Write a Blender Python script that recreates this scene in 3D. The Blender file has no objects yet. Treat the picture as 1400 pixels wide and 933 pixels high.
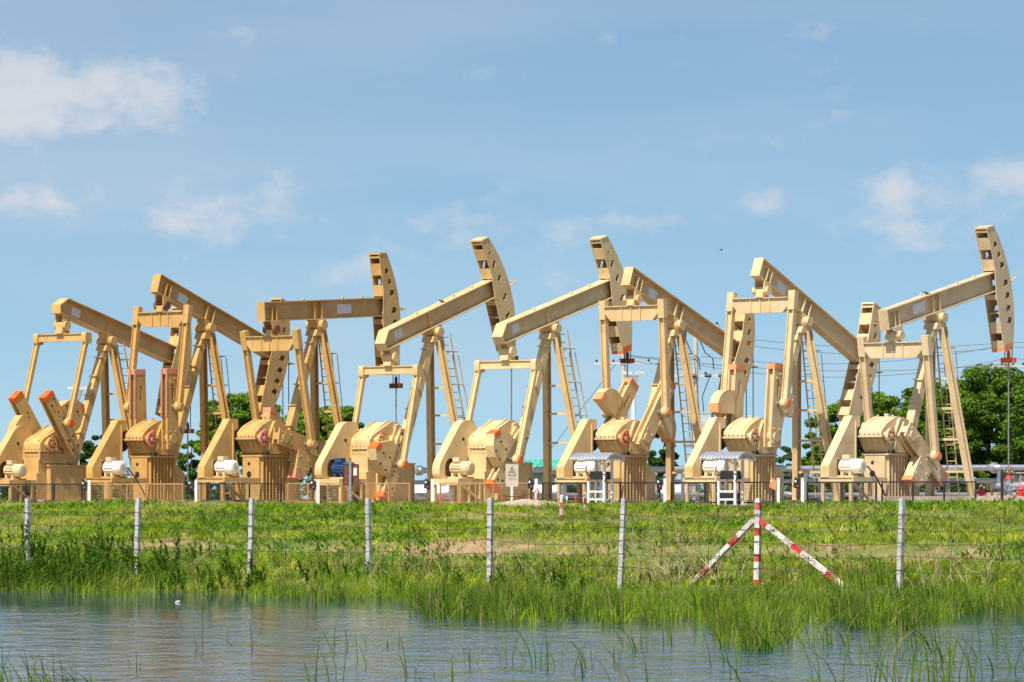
import bpy, math, random
import numpy as np
from mathutils import Vector, Matrix
from mathutils.geometry import tessellate_polygon
R = math.radians
random.seed(7); RNG = np.random.default_rng(11)
scene = bpy.context.scene
COL = scene.collection

# ------------------------------------------------------------------ camera
F = 6200.0                       # focal length in photo pixels (1400 wide)
CAMZ = 0.25                      # height above the gravel pad, metres
cam_d = bpy.data.cameras.new('camera'); cam = bpy.data.objects.new('camera', cam_d); COL.objects.link(cam)
cam.location = (0, 0, CAMZ); cam.rotation_euler = (R(90), 0, 0)
cam_d.sensor_width = 36.0; cam_d.lens = F / 1400 * 36.0
cam_d.shift_y = (682 - 466.5) / 1400.0
cam_d.clip_start = 0.5; cam_d.clip_end = 20000
scene.camera = cam

# ------------------------------------------------------------------ sun and sky
SUN_EL = R(56)
SUN_AZ = (-0.52, -1.0)           # horizontal direction towards the sun
n_ = math.hypot(*SUN_AZ)
to_sun = Vector((SUN_AZ[0]/n_*math.cos(SUN_EL), SUN_AZ[1]/n_*math.cos(SUN_EL), math.sin(SUN_EL)))
sd = bpy.data.lights.new('sun', 'SUN'); sd.energy = 5.0; sd.angle = R(0.55); sd.color = (1.0, 0.93, 0.82)
so = bpy.data.objects.new('sun', sd); COL.objects.link(so)
so.rotation_euler = (-to_sun).to_track_quat('-Z', 'Y').to_euler()

world = bpy.data.worlds.new('World'); scene.world = world; world.use_nodes = True
wt = world.node_tree; wt.nodes.clear()
def wn(t, **k):
    n = wt.nodes.new(t)
    for a, b in k.items(): setattr(n, a, b)
    return n
def wmath(op, a, b=None, c=None, clamp=False):
    n = wn('ShaderNodeMath', operation=op, use_clamp=clamp)
    for i, v in enumerate((a, b, c)):
        if v is None: continue
        if isinstance(v, (int, float)): n.inputs[i].default_value = v
        else: wt.links.new(v, n.inputs[i])
    return n.outputs[0]
tc = wn('ShaderNodeTexCoord'); sep = wn('ShaderNodeSeparateXYZ'); wt.links.new(tc.outputs['Generated'], sep.inputs[0])
sx, sy, sz = sep.outputs
# the low band of a clear sky taken from a little higher up: a dry clear day without the white horizon band
zz = wmath('ADD', wmath('MULTIPLY', wmath('MAXIMUM', sz, 0.0), 1.35), 0.11)
comb = wn('ShaderNodeCombineXYZ'); wt.links.new(sx, comb.inputs[0]); wt.links.new(sy, comb.inputs[1]); wt.links.new(zz, comb.inputs[2])
nrm = wn('ShaderNodeVectorMath', operation='NORMALIZE'); wt.links.new(comb.outputs[0], nrm.inputs[0])
sky = wn('ShaderNodeTexSky', sky_type='NISHITA', sun_disc=False)
sky.sun_elevation = SUN_EL; sky.sun_rotation = math.atan2(SUN_AZ[0], SUN_AZ[1])
sky.altitude = 0; sky.air_density = 1.0; sky.dust_density = 0.8; sky.ozone_density = 2.2
wt.links.new(nrm.outputs[0], sky.inputs[0])
# clouds: soft cumulus low over the land, the same kind all round
az = wmath('ARCTAN2', sx, sy); el = wmath('ARCSINE', wmath('MINIMUM', sz, 1.0))
def noise(scale, sxy, detail=6, rough=0.55, off=0.0):
    cv = wn('ShaderNodeCombineXYZ')
    wt.links.new(az, cv.inputs[0]); wt.links.new(wmath('MULTIPLY', el, sxy), cv.inputs[1]); cv.inputs[2].default_value = off
    nz = wn('ShaderNodeTexNoise'); nz.inputs['Scale'].default_value = scale; nz.inputs['Detail'].default_value = detail
    nz.inputs['Roughness'].default_value = rough; wt.links.new(cv.outputs[0], nz.inputs['Vector'])
    return nz.outputs[0]
clouds = [(60,142,130,42,1.05),(190,125,85,44,1.1),(20,108,90,36,.85),(40,283,55,24,.7),(310,298,100,34,.95),(240,290,60,18,.45),(690,300,80,40,.52),
          (1054,275,32,24,.62),(1252,268,78,44,.86),(1270,312,100,42,.6),(1385,240,50,24,.75),(440,368,95,36,.5),(845,318,90,36,.46),(555,302,40,22,.34)]
tot = None
for px, py, wx, wy, s in clouds:
    a0 = (px - 700) / F; e0 = (682 - py) / F
    dx = wmath('MULTIPLY', wmath('SUBTRACT', az, a0), F / wx); dy = wmath('MULTIPLY', wmath('SUBTRACT', el, e0), F / wy)
    g = wmath('MULTIPLY', wmath('EXPONENT', wmath('MULTIPLY', wmath('ADD', wmath('MULTIPLY', dx, dx), wmath('MULTIPLY', dy, dy)), -0.75)), s)
    tot = g if tot is None else wmath('MAXIMUM', tot, g)
fine = noise(75, 1.6, 8, 0.6, 1.3)
broad = noise(9, 2.2, 4, 0.5, 4.0)
rest = wmath('MULTIPLY', wmath('SUBTRACT', broad, 0.60, clamp=True), 3.0, clamp=True)     # clouds over the rest of the sky
dens = wmath('ADD', wmath('MAXIMUM', tot, wmath('MULTIPLY', rest, 0.6)), wmath('MULTIPLY', wmath('SUBTRACT', fine, 0.5), 2.3))
mr = wn('ShaderNodeMapRange', interpolation_type='SMOOTHSTEP'); wt.links.new(dens, mr.inputs[0])
mr.inputs[1].default_value = 0.16; mr.inputs[2].default_value = 1.15; mr.inputs[3].default_value = 0; mr.inputs[4].default_value = 0.78
veil = wmath('MULTIPLY', wmath('SUBTRACT', noise(5, 5.0, 3, 0.5, 9.0), 0.42, clamp=True), 1.1)
up = wmath('SUBTRACT', 1.0, wmath('MULTIPLY', el, 1.2, clamp=True))
cm = wmath('MULTIPLY', wmath('ADD', mr.outputs[0], veil, clamp=True), up)
tint = wn('ShaderNodeMix', data_type='RGBA', blend_type='MULTIPLY'); tint.inputs[0].default_value = 1.0
wt.links.new(sky.outputs[0], tint.inputs[6]); tint.inputs[7].default_value = (.95, 1.05, 1.0, 1)
mixc = wn('ShaderNodeMix', data_type='RGBA'); wt.links.new(cm, mixc.inputs[0]); wt.links.new(tint.outputs[2], mixc.inputs[6])
mixc.inputs[7].default_value = (5.3, 5.45, 5.75, 1)
bg = wn('ShaderNodeBackground'); bg.inputs[1].default_value = 0.101; wt.links.new(mixc.outputs[2], bg.inputs[0])
wo = wn('ShaderNodeOutputWorld'); wt.links.new(bg.outputs[0], wo.inputs[0])

scene.view_settings.view_transform = 'Standard'; scene.view_settings.look = 'None'
scene.view_settings.exposure = 0.40; scene.view_settings.gamma = 1.0
scene.render.engine = 'CYCLES'
scene.cycles.max_bounces = 8; scene.cycles.transparent_max_bounces = 12

# ------------------------------------------------------------------ layout helpers
PHI = R(36.6); SP, CP = math.sin(PHI), math.cos(PHI)     # the pump row recedes to the left
DROW = 150.7                                             # distance of the row of posts, along the wells' axis
AX = R(38.0)                                             # heading of the units
def row_pt(px, d, z=0.0):
    t = d / ((px - 700) / F * SP + CP)
    return Vector(((px - 700) / F * t, t, z))
def img_pt(px, Y, z=0.0): return Vector(((px - 700) / F * Y, Y, z))
def dcoord(x, y): return x * SP + y * CP
def ucoord(x, y): return x * CP - y * SP

# ------------------------------------------------------------------ mesh helpers
class MB:
    def __init__(s): s.v = []; s.f = []
    def add(s, vs, fs):
        o = len(s.v); s.v += [tuple(p) for p in vs]; s.f += [tuple(i + o for i in f) for f in fs]; return s
    def box(s, x0, x1, y0, y1, z0, z1):
        return s.add([(x0,y0,z0),(x1,y0,z0),(x1,y1,z0),(x0,y1,z0),(x0,y0,z1),(x1,y0,z1),(x1,y1,z1),(x0,y1,z1)],
                     [(0,3,2,1),(4,5,6,7),(0,1,5,4),(1,2,6,5),(2,3,7,6),(3,0,4,7)])
    def frame(s, p0, p1, up):
        p0, p1 = Vector(p0), Vector(p1); d = (p1 - p0).normalized(); up = Vector(up)
        a = d.cross(up)
        if a.length < 1e-4: a = d.cross(Vector((1, 0, 0)))
        a.normalize(); b = a.cross(d).normalized(); return p0, p1, d, a, b
    def bar(s, p0, p1, w, h, up=(0,0,1), w1=None, h1=None, oa=0.0, ob=0.0):
        p0, p1, d, a, b = s.frame(p0, p1, up); w1 = w1 or w; h1 = h1 or h
        vs = []
        for p, ww, hh in ((p0, w, h), (p1, w1, h1)):
            for i, j in ((-1,-1),(1,-1),(1,1),(-1,1)):
                vs.append(p + a * (i * ww / 2 + oa) + b * (j * hh / 2 + ob))
        return s.add(vs, [(0,1,2,3),(7,6,5,4),(0,4,5,1),(1,5,6,2),(2,6,7,3),(3,7,4,0)])
    def ibeam(s, p0, p1, w, h, up=(0,0,1), tf=0.03, tw=0.03):
        s.bar(p0, p1, w, tf, up, ob=h/2 - tf/2); s.bar(p0, p1, w, tf, up, ob=-h/2 + tf/2)
        return s.bar(p0, p1, tw, h - 2*tf, up)
    def cyl(s, p0, p1, r0, r1=None, n=14, caps=True):
        p0, p1, d, a, b = s.frame(p0, p1, (0.013, 0.021, 1)); r1 = r0 if r1 is None else r1
        vs = []; fs = []
        for p, r in ((p0, r0), (p1, r1)):
            for k in range(n):
                t = 2*math.pi*k/n; vs.append(p + a*(r*math.cos(t)) + b*(r*math.sin(t)))
        for k in range(n): fs.append((k, n+k, n+(k+1) % n, (k+1) % n))
        if caps: fs.append(tuple(range(n))); fs.append(tuple(range(2*n-1, n-1, -1)))
        return s.add(vs, fs)
    def tube(s, pts, r, n=6, r1=None):
        pts = [Vector(p) for p in pts]; N = len(pts); r1 = r if r1 is None else r1
        base = len(s.v); ref = None
        for i, p in enumerate(pts):
            d = (pts[min(i+1, N-1)] - pts[max(i-1, 0)]).normalized()
            if ref is None: ref = Vector((0,0,1)) if abs(d.z) < .9 else Vector((1,0,0))
            a = d.cross(ref).normalized(); b = a.cross(d).normalized(); ref = b
            rr = r + (r1 - r) * i / max(1, N-1)
            for k in range(n):
                t = 2*math.pi*k/n; s.v.append(tuple(p + a*(rr*math.cos(t)) + b*(rr*math.sin(t))))
        for i in range(N-1):
            for k in range(n):
                s.f.append((base+i*n+k, base+i*n+(k+1) % n, base+(i+1)*n+(k+1) % n, base+(i+1)*n+k))
        s.f.append(tuple(base+k for k in range(n-1, -1, -1))); s.f.append(tuple(base+(N-1)*n+k for k in range(n)))
        return s
    def prism(s, poly, y0, y1, holes=()):
        loops = [list(poly)] + [list(h) for h in holes]
        flat = [p for l in loops for p in l]; n = len(flat)
        tris = tessellate_polygon([[Vector((p[0], p[1], 0)) for p in l] for l in loops])
        o = len(s.v)
        s.v += [(p[0], y0, p[1]) for p in flat] + [(p[0], y1, p[1]) for p in flat]
        for t in tris:
            a, b, c = [Vector((flat[i][0], flat[i][1])) for i in t]
            ccw = (b-a).cross(c-a) > 0 if hasattr(Vector((0,0)), 'cross') else True
            t = t if ccw else tuple(reversed(t))
            s.f.append(tuple(o+i for i in t)); s.f.append(tuple(o+n+i for i in reversed(t)))
        k = 0
        for li, l in enumerate(loops):
            m = len(l)
            area = sum(l[i][0]*l[(i+1) % m][1] - l[(i+1) % m][0]*l[i][1] for i in range(m))
            flip = (area > 0) != (li > 0)
            for i in range(m):
                a, b = o+k+i, o+k+(i+1) % m
                q = (a, a+n, b+n, b); s.f.append(q if not flip else tuple(reversed(q)))
            k += m
        return s
    def xf(s, M): s.v = [tuple(M @ Vector(p)) for p in s.v]; return s
    def mesh(s, name, mat, smooth=None):
        me = bpy.data.meshes.new(name); me.from_pydata(s.v, [], s.f); me.update()
        if mat: me.materials.append(mat)
        if smooth:
            me.shade_smooth(); me.set_sharp_from_angle(angle=R(smooth))
        return me
    def build(s, name, mat, parent=None, smooth=None):
        return link(name, s.mesh(name, mat, smooth), parent)
def link(name, data, parent=None, M=None):
    o = bpy.data.objects.new(name, data); COL.objects.link(o); o.parent = parent
    if M is not None: o.matrix_local = M
    return o
def tag(o, label=None, cat=None, group=None, kind=None):
    if label: o['label'] = label
    if cat: o['category'] = cat
    if group: o['group'] = group
    if kind: o['kind'] = kind
    return o
def thing(name, label, cat, loc=(0,0,0), rz=0.0, group=None):
    o = bpy.data.objects.new(name, None); COL.objects.link(o); o.location = loc; o.rotation_euler = (0,0,rz)
    o.empty_display_size = .2
    return tag(o, label, cat, group)

# ------------------------------------------------------------------ materials
def new_mat(name):
    m = bpy.data.materials.new(name); m.use_nodes = True; t = m.node_tree
    return m, t, t.nodes['Principled BSDF']
def nd(t, typ, **k):
    n = t.nodes.new(typ)
    for a, b in k.items(): setattr(n, a, b)
    return n
def mixrgb(t, fac, a, b, blend='MIX'):
    m = nd(t, 'ShaderNodeMix', data_type='RGBA', blend_type=blend)
    for i, v in ((0, fac), (6, a), (7, b)):
        if isinstance(v, (int, float)): m.inputs[i].default_value = v
        elif isinstance(v, tuple): m.inputs[i].default_value = (*v, 1) if len(v) == 3 else v
        else: t.links.new(v, m.inputs[i])
    return m.outputs[2]
def ramp(t, fac, lo, hi, a=0.0, b=1.0):
    m = nd(t, 'ShaderNodeMapRange', interpolation_type='SMOOTHSTEP'); t.links.new(fac, m.inputs[0])
    for i, v in enumerate((lo, hi, a, b)): m.inputs[i+1].default_value = v
    return m.outputs[0]
def tnoise(t, vec, scale, detail=5, rough=.6):
    n = nd(t, 'ShaderNodeTexNoise'); n.inputs['Scale'].default_value = scale; n.inputs['Detail'].default_value = detail
    n.inputs['Roughness'].default_value = rough
    if vec is not None: t.links.new(vec, n.inputs['Vector'])
    return n.outputs[0]
def ocoord(t, scale=(1,1,1), rnd=True):
    c = nd(t, 'ShaderNodeTexCoord'); v = c.outputs['Object']
    if rnd:
        oi = nd(t, 'ShaderNodeObjectInfo'); ad = nd(t, 'ShaderNodeVectorMath', operation='ADD')
        sc = nd(t, 'ShaderNodeMath', operation='MULTIPLY'); sc.inputs[1].default_value = 37.0
        t.links.new(oi.outputs['Random'], sc.inputs[0]); t.links.new(v, ad.inputs[0]); t.links.new(sc.outputs[0], ad.inputs[1]); v = ad.outputs[0]
    mp = nd(t, 'ShaderNodeMapping'); mp.inputs['Scale'].default_value = scale; t.links.new(v, mp.inputs[0]); return mp.outputs[0]
def paint(name, col, rough=.42, dirt=.5, rust=.3, spec=.4, metal=0.0):
    """old gloss paint: faded patches, runs of dirt, chips of rust"""
    m, t, p = new_mat(name)
    v1 = ocoord(t); v2 = ocoord(t, (4.5, 4.5, .55)); v3 = ocoord(t, (1, 1, .6))
    fade = ramp(t, tnoise(t, v1, 1.3, 6, .65), .32, .68)
    c = mixrgb(t, fade, tuple(x*f for x, f in zip(col, (.93, .91, .88))), tuple(min(1, x*1.08 + .02) for x in col))
    run = ramp(t, tnoise(t, v2, 1.4, 4, .5), .60, .74, 0, dirt*.75)
    c = mixrgb(t, run, c, (col[0]*.50, col[1]*.42, col[2]*.34))
    big = ramp(t, tnoise(t, ocoord(t, (1.2, 1.2, .8)), .9, 6, .6), .56, .74, 0, dirt*.5)
    c = mixrgb(t, big, c, (col[0]*.62, col[1]*.50, col[2]*.36))
    chip = ramp(t, tnoise(t, v3, 6.0, 8, .74), .60, .68, 0, min(1, rust*2))
    c = mixrgb(t, chip, c, (.22, .09, .035))
    t.links.new(c, p.inputs['Base Color'])
    rr = ramp(t, tnoise(t, v1, 3.0), .3, .7, rough - .10, rough + .10); t.links.new(rr, p.inputs['Roughness'])
    p.inputs['Specular IOR Level'].default_value = spec*1.1; p.inputs['Metallic'].default_value = metal
    b = nd(t, 'ShaderNodeBump'); b.inputs['Strength'].default_value = .12; b.inputs['Distance'].default_value = .01
    t.links.new(tnoise(t, v1, 18, 3), b.inputs['Height']); t.links.new(b.outputs[0], p.inputs['Normal'])
    return m
def plain(name, col, rough=.6, metal=0.0, var=.18, scale=4.0, bump=0.0):
    m, t, p = new_mat(name); v = ocoord(t)
    c = mixrgb(t, ramp(t, tnoise(t, v, scale), .3, .7), tuple(x*(1-var) for x in col), tuple(min(1, x*(1+var)) for x in col))
    t.links.new(c, p.inputs['Base Color']); p.inputs['Roughness'].default_value = rough; p.inputs['Metallic'].default_value = metal
    if bump:
        b = nd(t, 'ShaderNodeBump'); b.inputs['Strength'].default_value = .5; b.inputs['Distance'].default_value = bump
        t.links.new(tnoise(t, v, scale*4, 6), b.inputs['Height']); t.links.new(b.outputs[0], p.inputs['Normal'])
    return m
M = {}
M['ochre'] = paint('ochre_paint', (0.582, 0.368, 0.130), dirt=.42, rust=.30)
M['ochre_deep'] = paint('deep_ochre_paint', (0.532, 0.317, 0.097), dirt=.55, rust=.40)
M['ochre_dull'] = paint('dull_ochre_paint', (0.549, 0.342, 0.116), dirt=.60, rust=.34)
M['sand'] = paint('sand_paint', (0.649, 0.458, 0.212), dirt=.40, rust=.28)
M['pale'] = paint('pale_paint', (0.666, 0.501, 0.255), dirt=.34, rust=.22)
M['buff'] = paint('buff_paint', (0.632, 0.445, 0.212), dirt=.46, rust=.30)
M['cream'] = paint('cream_paint', (0.641, 0.484, 0.264), dirt=.42, rust=.28)
M['cream_dull'] = paint('dull_cream_paint', (0.607, 0.467, 0.280), dirt=.50, rust=.32)
M['orange'] = paint('orange_paint', (.76, .125, .010), dirt=.25, rust=.3)
M['coral'] = paint('coral_paint', (.70, .25, .16), dirt=.3, rust=.3)
M['dull_coral'] = paint('dull_coral_paint', (.42, .20, .12), dirt=.5, rust=.5)
M['faded_orange'] = paint('faded_orange_paint', (.74, .27, .10), dirt=.3, rust=.3)
M['white'] = paint('white_paint', (.74, .74, .72), dirt=.35, rust=.25)
M['motor_white'] = paint('motor_white_paint', (.78, .75, .68), dirt=.3, rust=.12)
M['motor_blue'] = paint('motor_blue_paint', (.015, .06, .16), dirt=.3, rust=.1)
M['motor_beige'] = paint('motor_beige_paint', (.60, .50, .31), dirt=.3, rust=.2)
M['black'] = plain('black_paint', (.018, .018, .02), .5)
M['bolt'] = plain('greasy_bolts', (.16, .11, .06), .6)
M['dark'] = plain('dark_parts_and_hole_shade', (.02, .02, .022), .7)  # cables, bolts and sheave; also the painted shade of the holes
M['rust'] = plain('rusty_steel', (.15, .055, .025), .85, 0, .4, 6, .004)
M['wire'] = plain('old_wire', (.075, .045, .03), .8)
M['rail_brown'] = paint('brown_rail_paint', (.42, .24, .09), dirt=.5, rust=.5)
M['steel'] = plain('galvanised_steel', (.55, .57, .60), .38, .85, .12)
M['zinc_sheet'] = plain('zinc_roof_sheet', (.72, .74, .76), .33, .75, .1, 2)
M['cable'] = plain('steel_cable', (.09, .08, .075), .55, .5)
M['rod'] = plain('polished_rod_steel', (.35, .33, .30), .4, .7)
M['concrete'] = plain('pad_concrete', (.42, .34, .26), .9, 0, .25, 2, .01)
M['red'] = paint('red_paint', (.62, .03, .025), dirt=.3, rust=.2)
M['yellow'] = paint('yellow_paint', (.75, .42, .03), dirt=.2, rust=.1)
M['green_roof'] = paint('green_roof_paint', (.06, .42, .30), dirt=.3, rust=.1)
M['wall'] = plain('pale_wall', (.55, .55, .52), .8)
M['pole'] = plain('pole_concrete', (.47, .46, .44), .9, 0, .12, 3, .004)
M['insul'] = plain('insulator_glaze', (.035, .03, .03), .25)
M['plate'] = plain('plate_white', (.72, .72, .70), .5, 0, .06)
M['bark'] = plain('bark', (.10, .07, .045), .95, 0, .35, 6, .02)
M['bird'] = plain('feathers', (.03, .028, .03), .8)

def post_mat():
    m, t, p = new_mat('weathered_post_concrete'); v = ocoord(t)
    c = mixrgb(t, ramp(t, tnoise(t, v, 5), .3, .7), (.38, .37, .355), (.58, .57, .545))
    c = mixrgb(t, ramp(t, tnoise(t, ocoord(t, (1, 1, .5)), 16, 6, .7), .56, .68, 0, .85), c, (.12, .085, .06))
    t.links.new(c, p.inputs['Base Color']); p.inputs['Roughness'].default_value = .9
    b = nd(t, 'ShaderNodeBump'); b.inputs['Strength'].default_value = .7; b.inputs['Distance'].default_value = .01
    t.links.new(tnoise(t, v, 30, 5), b.inputs['Height']); t.links.new(b.outputs[0], p.inputs['Normal']); return m
M['post'] = post_mat()
def stripe_mat(name, period, duty, offset):
    """white post with worn red bands along its own length"""
    m, t, p = new_mat(name)
    tcn = nd(t, 'ShaderNodeTexCoord'); sp = nd(t, 'ShaderNodeSeparateXYZ'); t.links.new(tcn.outputs['Object'], sp.inputs[0])
    def mth(op, a, b=None):
        n = nd(t, 'ShaderNodeMath', operation=op)
        for i, q in enumerate((a, b)):
            if q is None: continue
            if isinstance(q, (int, float)): n.inputs[i].default_value = q
            else: t.links.new(q, n.inputs[i])
        return n.outputs[0]
    v = ocoord(t)
    fr = mth('FRACT', mth('ADD', mth('DIVIDE', mth('ADD', sp.outputs[2], mth('MULTIPLY', tnoise(t, v, 12), .03)), period), offset))
    red = mth('LESS_THAN', fr, duty)
    c = mixrgb(t, red, (.66, .64, .60), (.55, .02, .025))
    c = mixrgb(t, ramp(t, tnoise(t, ocoord(t, (1, 1, .45)), 11, 7, .72), .47, .60, 0, .9), c, (.30, .23, .17))
    t.links.new(c, p.inputs['Base Color']); p.inputs['Roughness'].default_value = .8; return m
M['stripe'] = stripe_mat('red_white_bands', .47, .30, .30)
M['stripe_brace'] = stripe_mat('red_white_brace_bands', .88, .28, .62)
M['stripe_small'] = stripe_mat('red_white_small_bands', .34, .5, .1)

def leaf_mat(name, trans=.35, rough=.75):
    m, t, p = new_mat(name); t.nodes.remove(p)
    at = nd(t, 'ShaderNodeAttribute', attribute_name='Col')
    d = nd(t, 'ShaderNodeBsdfPrincipled'); d.inputs['Roughness'].default_value = rough; d.inputs['Specular IOR Level'].default_value = .12
    tr = nd(t, 'ShaderNodeBsdfTranslucent'); mx = nd(t, 'ShaderNodeMixShader'); mx.inputs[0].default_value = trans
    t.links.new(at.outputs[0], d.inputs['Base Color'])
    t.links.new(mixrgb(t, 1.0, at.outputs[0], (1.0, 1.0, .45), 'MULTIPLY'), tr.inputs[0])
    t.links.new(d.outputs[0], mx.inputs[1]); t.links.new(tr.outputs[0], mx.inputs[2])
    t.links.new(mx.outputs[0], t.nodes['Material Output'].inputs[0]); return m
M['grass'] = leaf_mat('grass_blades', .42)
M['leaf'] = leaf_mat('tree_leaves', .28, .5)

# ------------------------------------------------------------------ ground
def vnoise(x, y, s, seed=0):
    """value noise, vectorised"""
    x = np.asarray(x, float)/s + seed*17.31; y = np.asarray(y, float)/s - seed*9.7
    xi = np.floor(x).astype(np.int64); yi = np.floor(y).astype(np.int64); fx = x-xi; fy = y-yi
    def h(a, b):
        n = (a*374761393 + b*668265263 + seed*1442695041) & 0x7fffffff
        n = ((n ^ (n >> 13))*1274126177) & 0x7fffffff
        return ((n ^ (n >> 16)) & 0xffff)/65535.0
    fx = fx*fx*(3-2*fx); fy = fy*fy*(3-2*fy)
    return (h(xi,yi)*(1-fx)+h(xi+1,yi)*fx)*(1-fy) + (h(xi,yi+1)*(1-fx)+h(xi+1,yi+1)*fx)*fy
def fbm(x, y, s, seed=0): return (vnoise(x,y,s,seed)*.55 + vnoise(x,y,s*.43,seed+1)*.3 + vnoise(x,y,s*.19,seed+2)*.15)
WATER = -1.55
PROF = np.array([(-400,-.9),(-6,-.95),(6,-1.1),(12,-2.1),(40,-2.2),(56,-2.0),(64,-1.80),(66.8,-1.64),(69,-1.36),(75,-1.18),(79.2,-1.04),
                 (80.0,-.72),(84,-.64),(92,-.42),(100,-.10),(104,.0),(108,.02),(9000,.0)], float)
def ground_z(x, y):
    x = np.asarray(x, float); y = np.asarray(y, float)
    d = x*SP + y*CP; u = x*CP - y*SP
    dd = d + (vnoise(u, d*0, 5.0, 3)-.5)*2.2*np.clip((d-60)/8, 0, 1)*np.clip((112-d)/8, 0, 1)
    z = np.interp(dd, PROF[:,0], PROF[:,1])
    amp = np.clip((d-62)/6, 0, 1)*np.clip((114-d)/6, 0, 1)
    return z + amp*((fbm(u, d, 3.0, 5)-.5)*.42 + (fbm(u, d, .9, 8)-.5)*.16)
def axis_vals(dense, a, b, lo, hi):
    mid = list(np.arange(a, b + 1e-6, dense)); s = dense; out = []
    v = b
    while v < hi: s *= 1.5; v += s; out.append(min(v, hi))
    s = dense; v = a; pre = []
    while v > lo: s *= 1.5; v -= s; pre.append(max(v, lo))
    return np.array(pre[::-1] + mid + out)
us = axis_vals(.35, -95, -35, -7000, 7000); ds = axis_vals(.35, 58, 114, -1500, 9000)
UU, DD = np.meshgrid(us, ds, indexing='ij')
XX = UU*CP + DD*SP; YY = -UU*SP + DD*CP
ZZ = ground_z(XX, YY)
def grid_mesh(name, X, Y, Z, mat):
    nu, nv = X.shape
    co = np.stack([X, Y, Z], -1).reshape(-1, 3)
    i = np.arange(nu*nv).reshape(nu, nv)
    q = np.stack([i[:-1,:-1], i[1:,:-1], i[1:,1:], i[:-1,1:]], -1).reshape(-1, 4)
    me = bpy.data.meshes.new(name); me.vertices.add(len(co)); me.vertices.foreach_set('co', co.ravel())
    me.loops.add(q.size); me.loops.foreach_set('vertex_index', q.ravel())
    me.polygons.add(len(q)); me.polygons.foreach_set('loop_start', np.arange(len(q))*4)
    me.update(calc_edges=True); me.validate(); me.shade_smooth(); me.materials.append(mat); return me
def ground_mat():
    m, t, p = new_mat('soil_and_turf')
    g = nd(t, 'ShaderNodeNewGeometry'); pos = g.outputs['Position']
    dt = nd(t, 'ShaderNodeVectorMath', operation='DOT_PRODUCT'); t.links.new(pos, dt.inputs[0]); dt.inputs[1].default_value = (SP, CP, 0)
    turf = mixrgb(t, ramp(t, tnoise(t, pos, .8, 6), .35, .65), (.08, .12, .02), (.17, .18, .045))
    turf = mixrgb(t, ramp(t, tnoise(t, pos, .35, 7, .65), .52, .66), turf, (.36, .22, .115))
    bank = mixrgb(t, tnoise(t, pos, 2.2, 7, .7), (.20, .12, .06), (.42, .28, .16))
    wv = nd(t, 'ShaderNodeMath', operation='MULTIPLY_ADD'); t.links.new(tnoise(t, pos, .5, 4), wv.inputs[0]); wv.inputs[1].default_value = 2.4; t.links.new(dt.outputs['Value'], wv.inputs[2])
    e1 = ramp(t, wv.outputs[0], 79.2, 80.2); e2 = ramp(t, wv.outputs[0], 82.0, 83.6, 1, 0)
    em = nd(t, 'ShaderNodeMath', operation='MULTIPLY'); t.links.new(e1, em.inputs[0]); t.links.new(e2, em.inputs[1])
    du = nd(t, 'ShaderNodeVectorMath', operation='DOT_PRODUCT'); t.links.new(pos, du.inputs[0]); du.inputs[1].default_value = (CP, -SP, 0)
    pt = nd(t, 'ShaderNodeMath', operation='MULTIPLY'); t.links.new(em.outputs[0], pt.inputs[0]); t.links.new(ramp(t, tnoise(t, pos, .33, 3), .46, .58), pt.inputs[1])
    turf = mixrgb(t, pt.outputs[0], turf, bank)
    grav = mixrgb(t, tnoise(t, pos, 3, 8, .7), (.17, .13, .09), (.36, .30, .23))
    k = ramp(t, dt.outputs['Value'], 108, 116)
    far = mixrgb(t, tnoise(t, pos, .02, 6), (.05, .075, .02), (.11, .11, .045))
    c = mixrgb(t, k, turf, grav); c = mixrgb(t, ramp(t, dt.outputs['Value'], 185, 215), c, far)
    mud = ramp(t, dt.outputs['Value'], 60, 67, 1, 0)
    c = mixrgb(t, mud, c, (.07, .06, .03))
    t.links.new(c, p.inputs['Base Color']); p.inputs['Roughness'].default_value = .95
    b = nd(t, 'ShaderNodeBump'); b.inputs['Strength'].default_value = .6; b.inputs['Distance'].default_value = .05
    t.links.new(tnoise(t, pos, 6, 6), b.inputs['Height']); t.links.new(b.outputs[0], p.inputs['Normal']); return m
M['ground'] = ground_mat()
tag(link('ground', grid_mesh('ground', XX, YY, ZZ, M['ground'])), 'grassy bank rising from the pond to the gravel pad', kind='structure')

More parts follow.
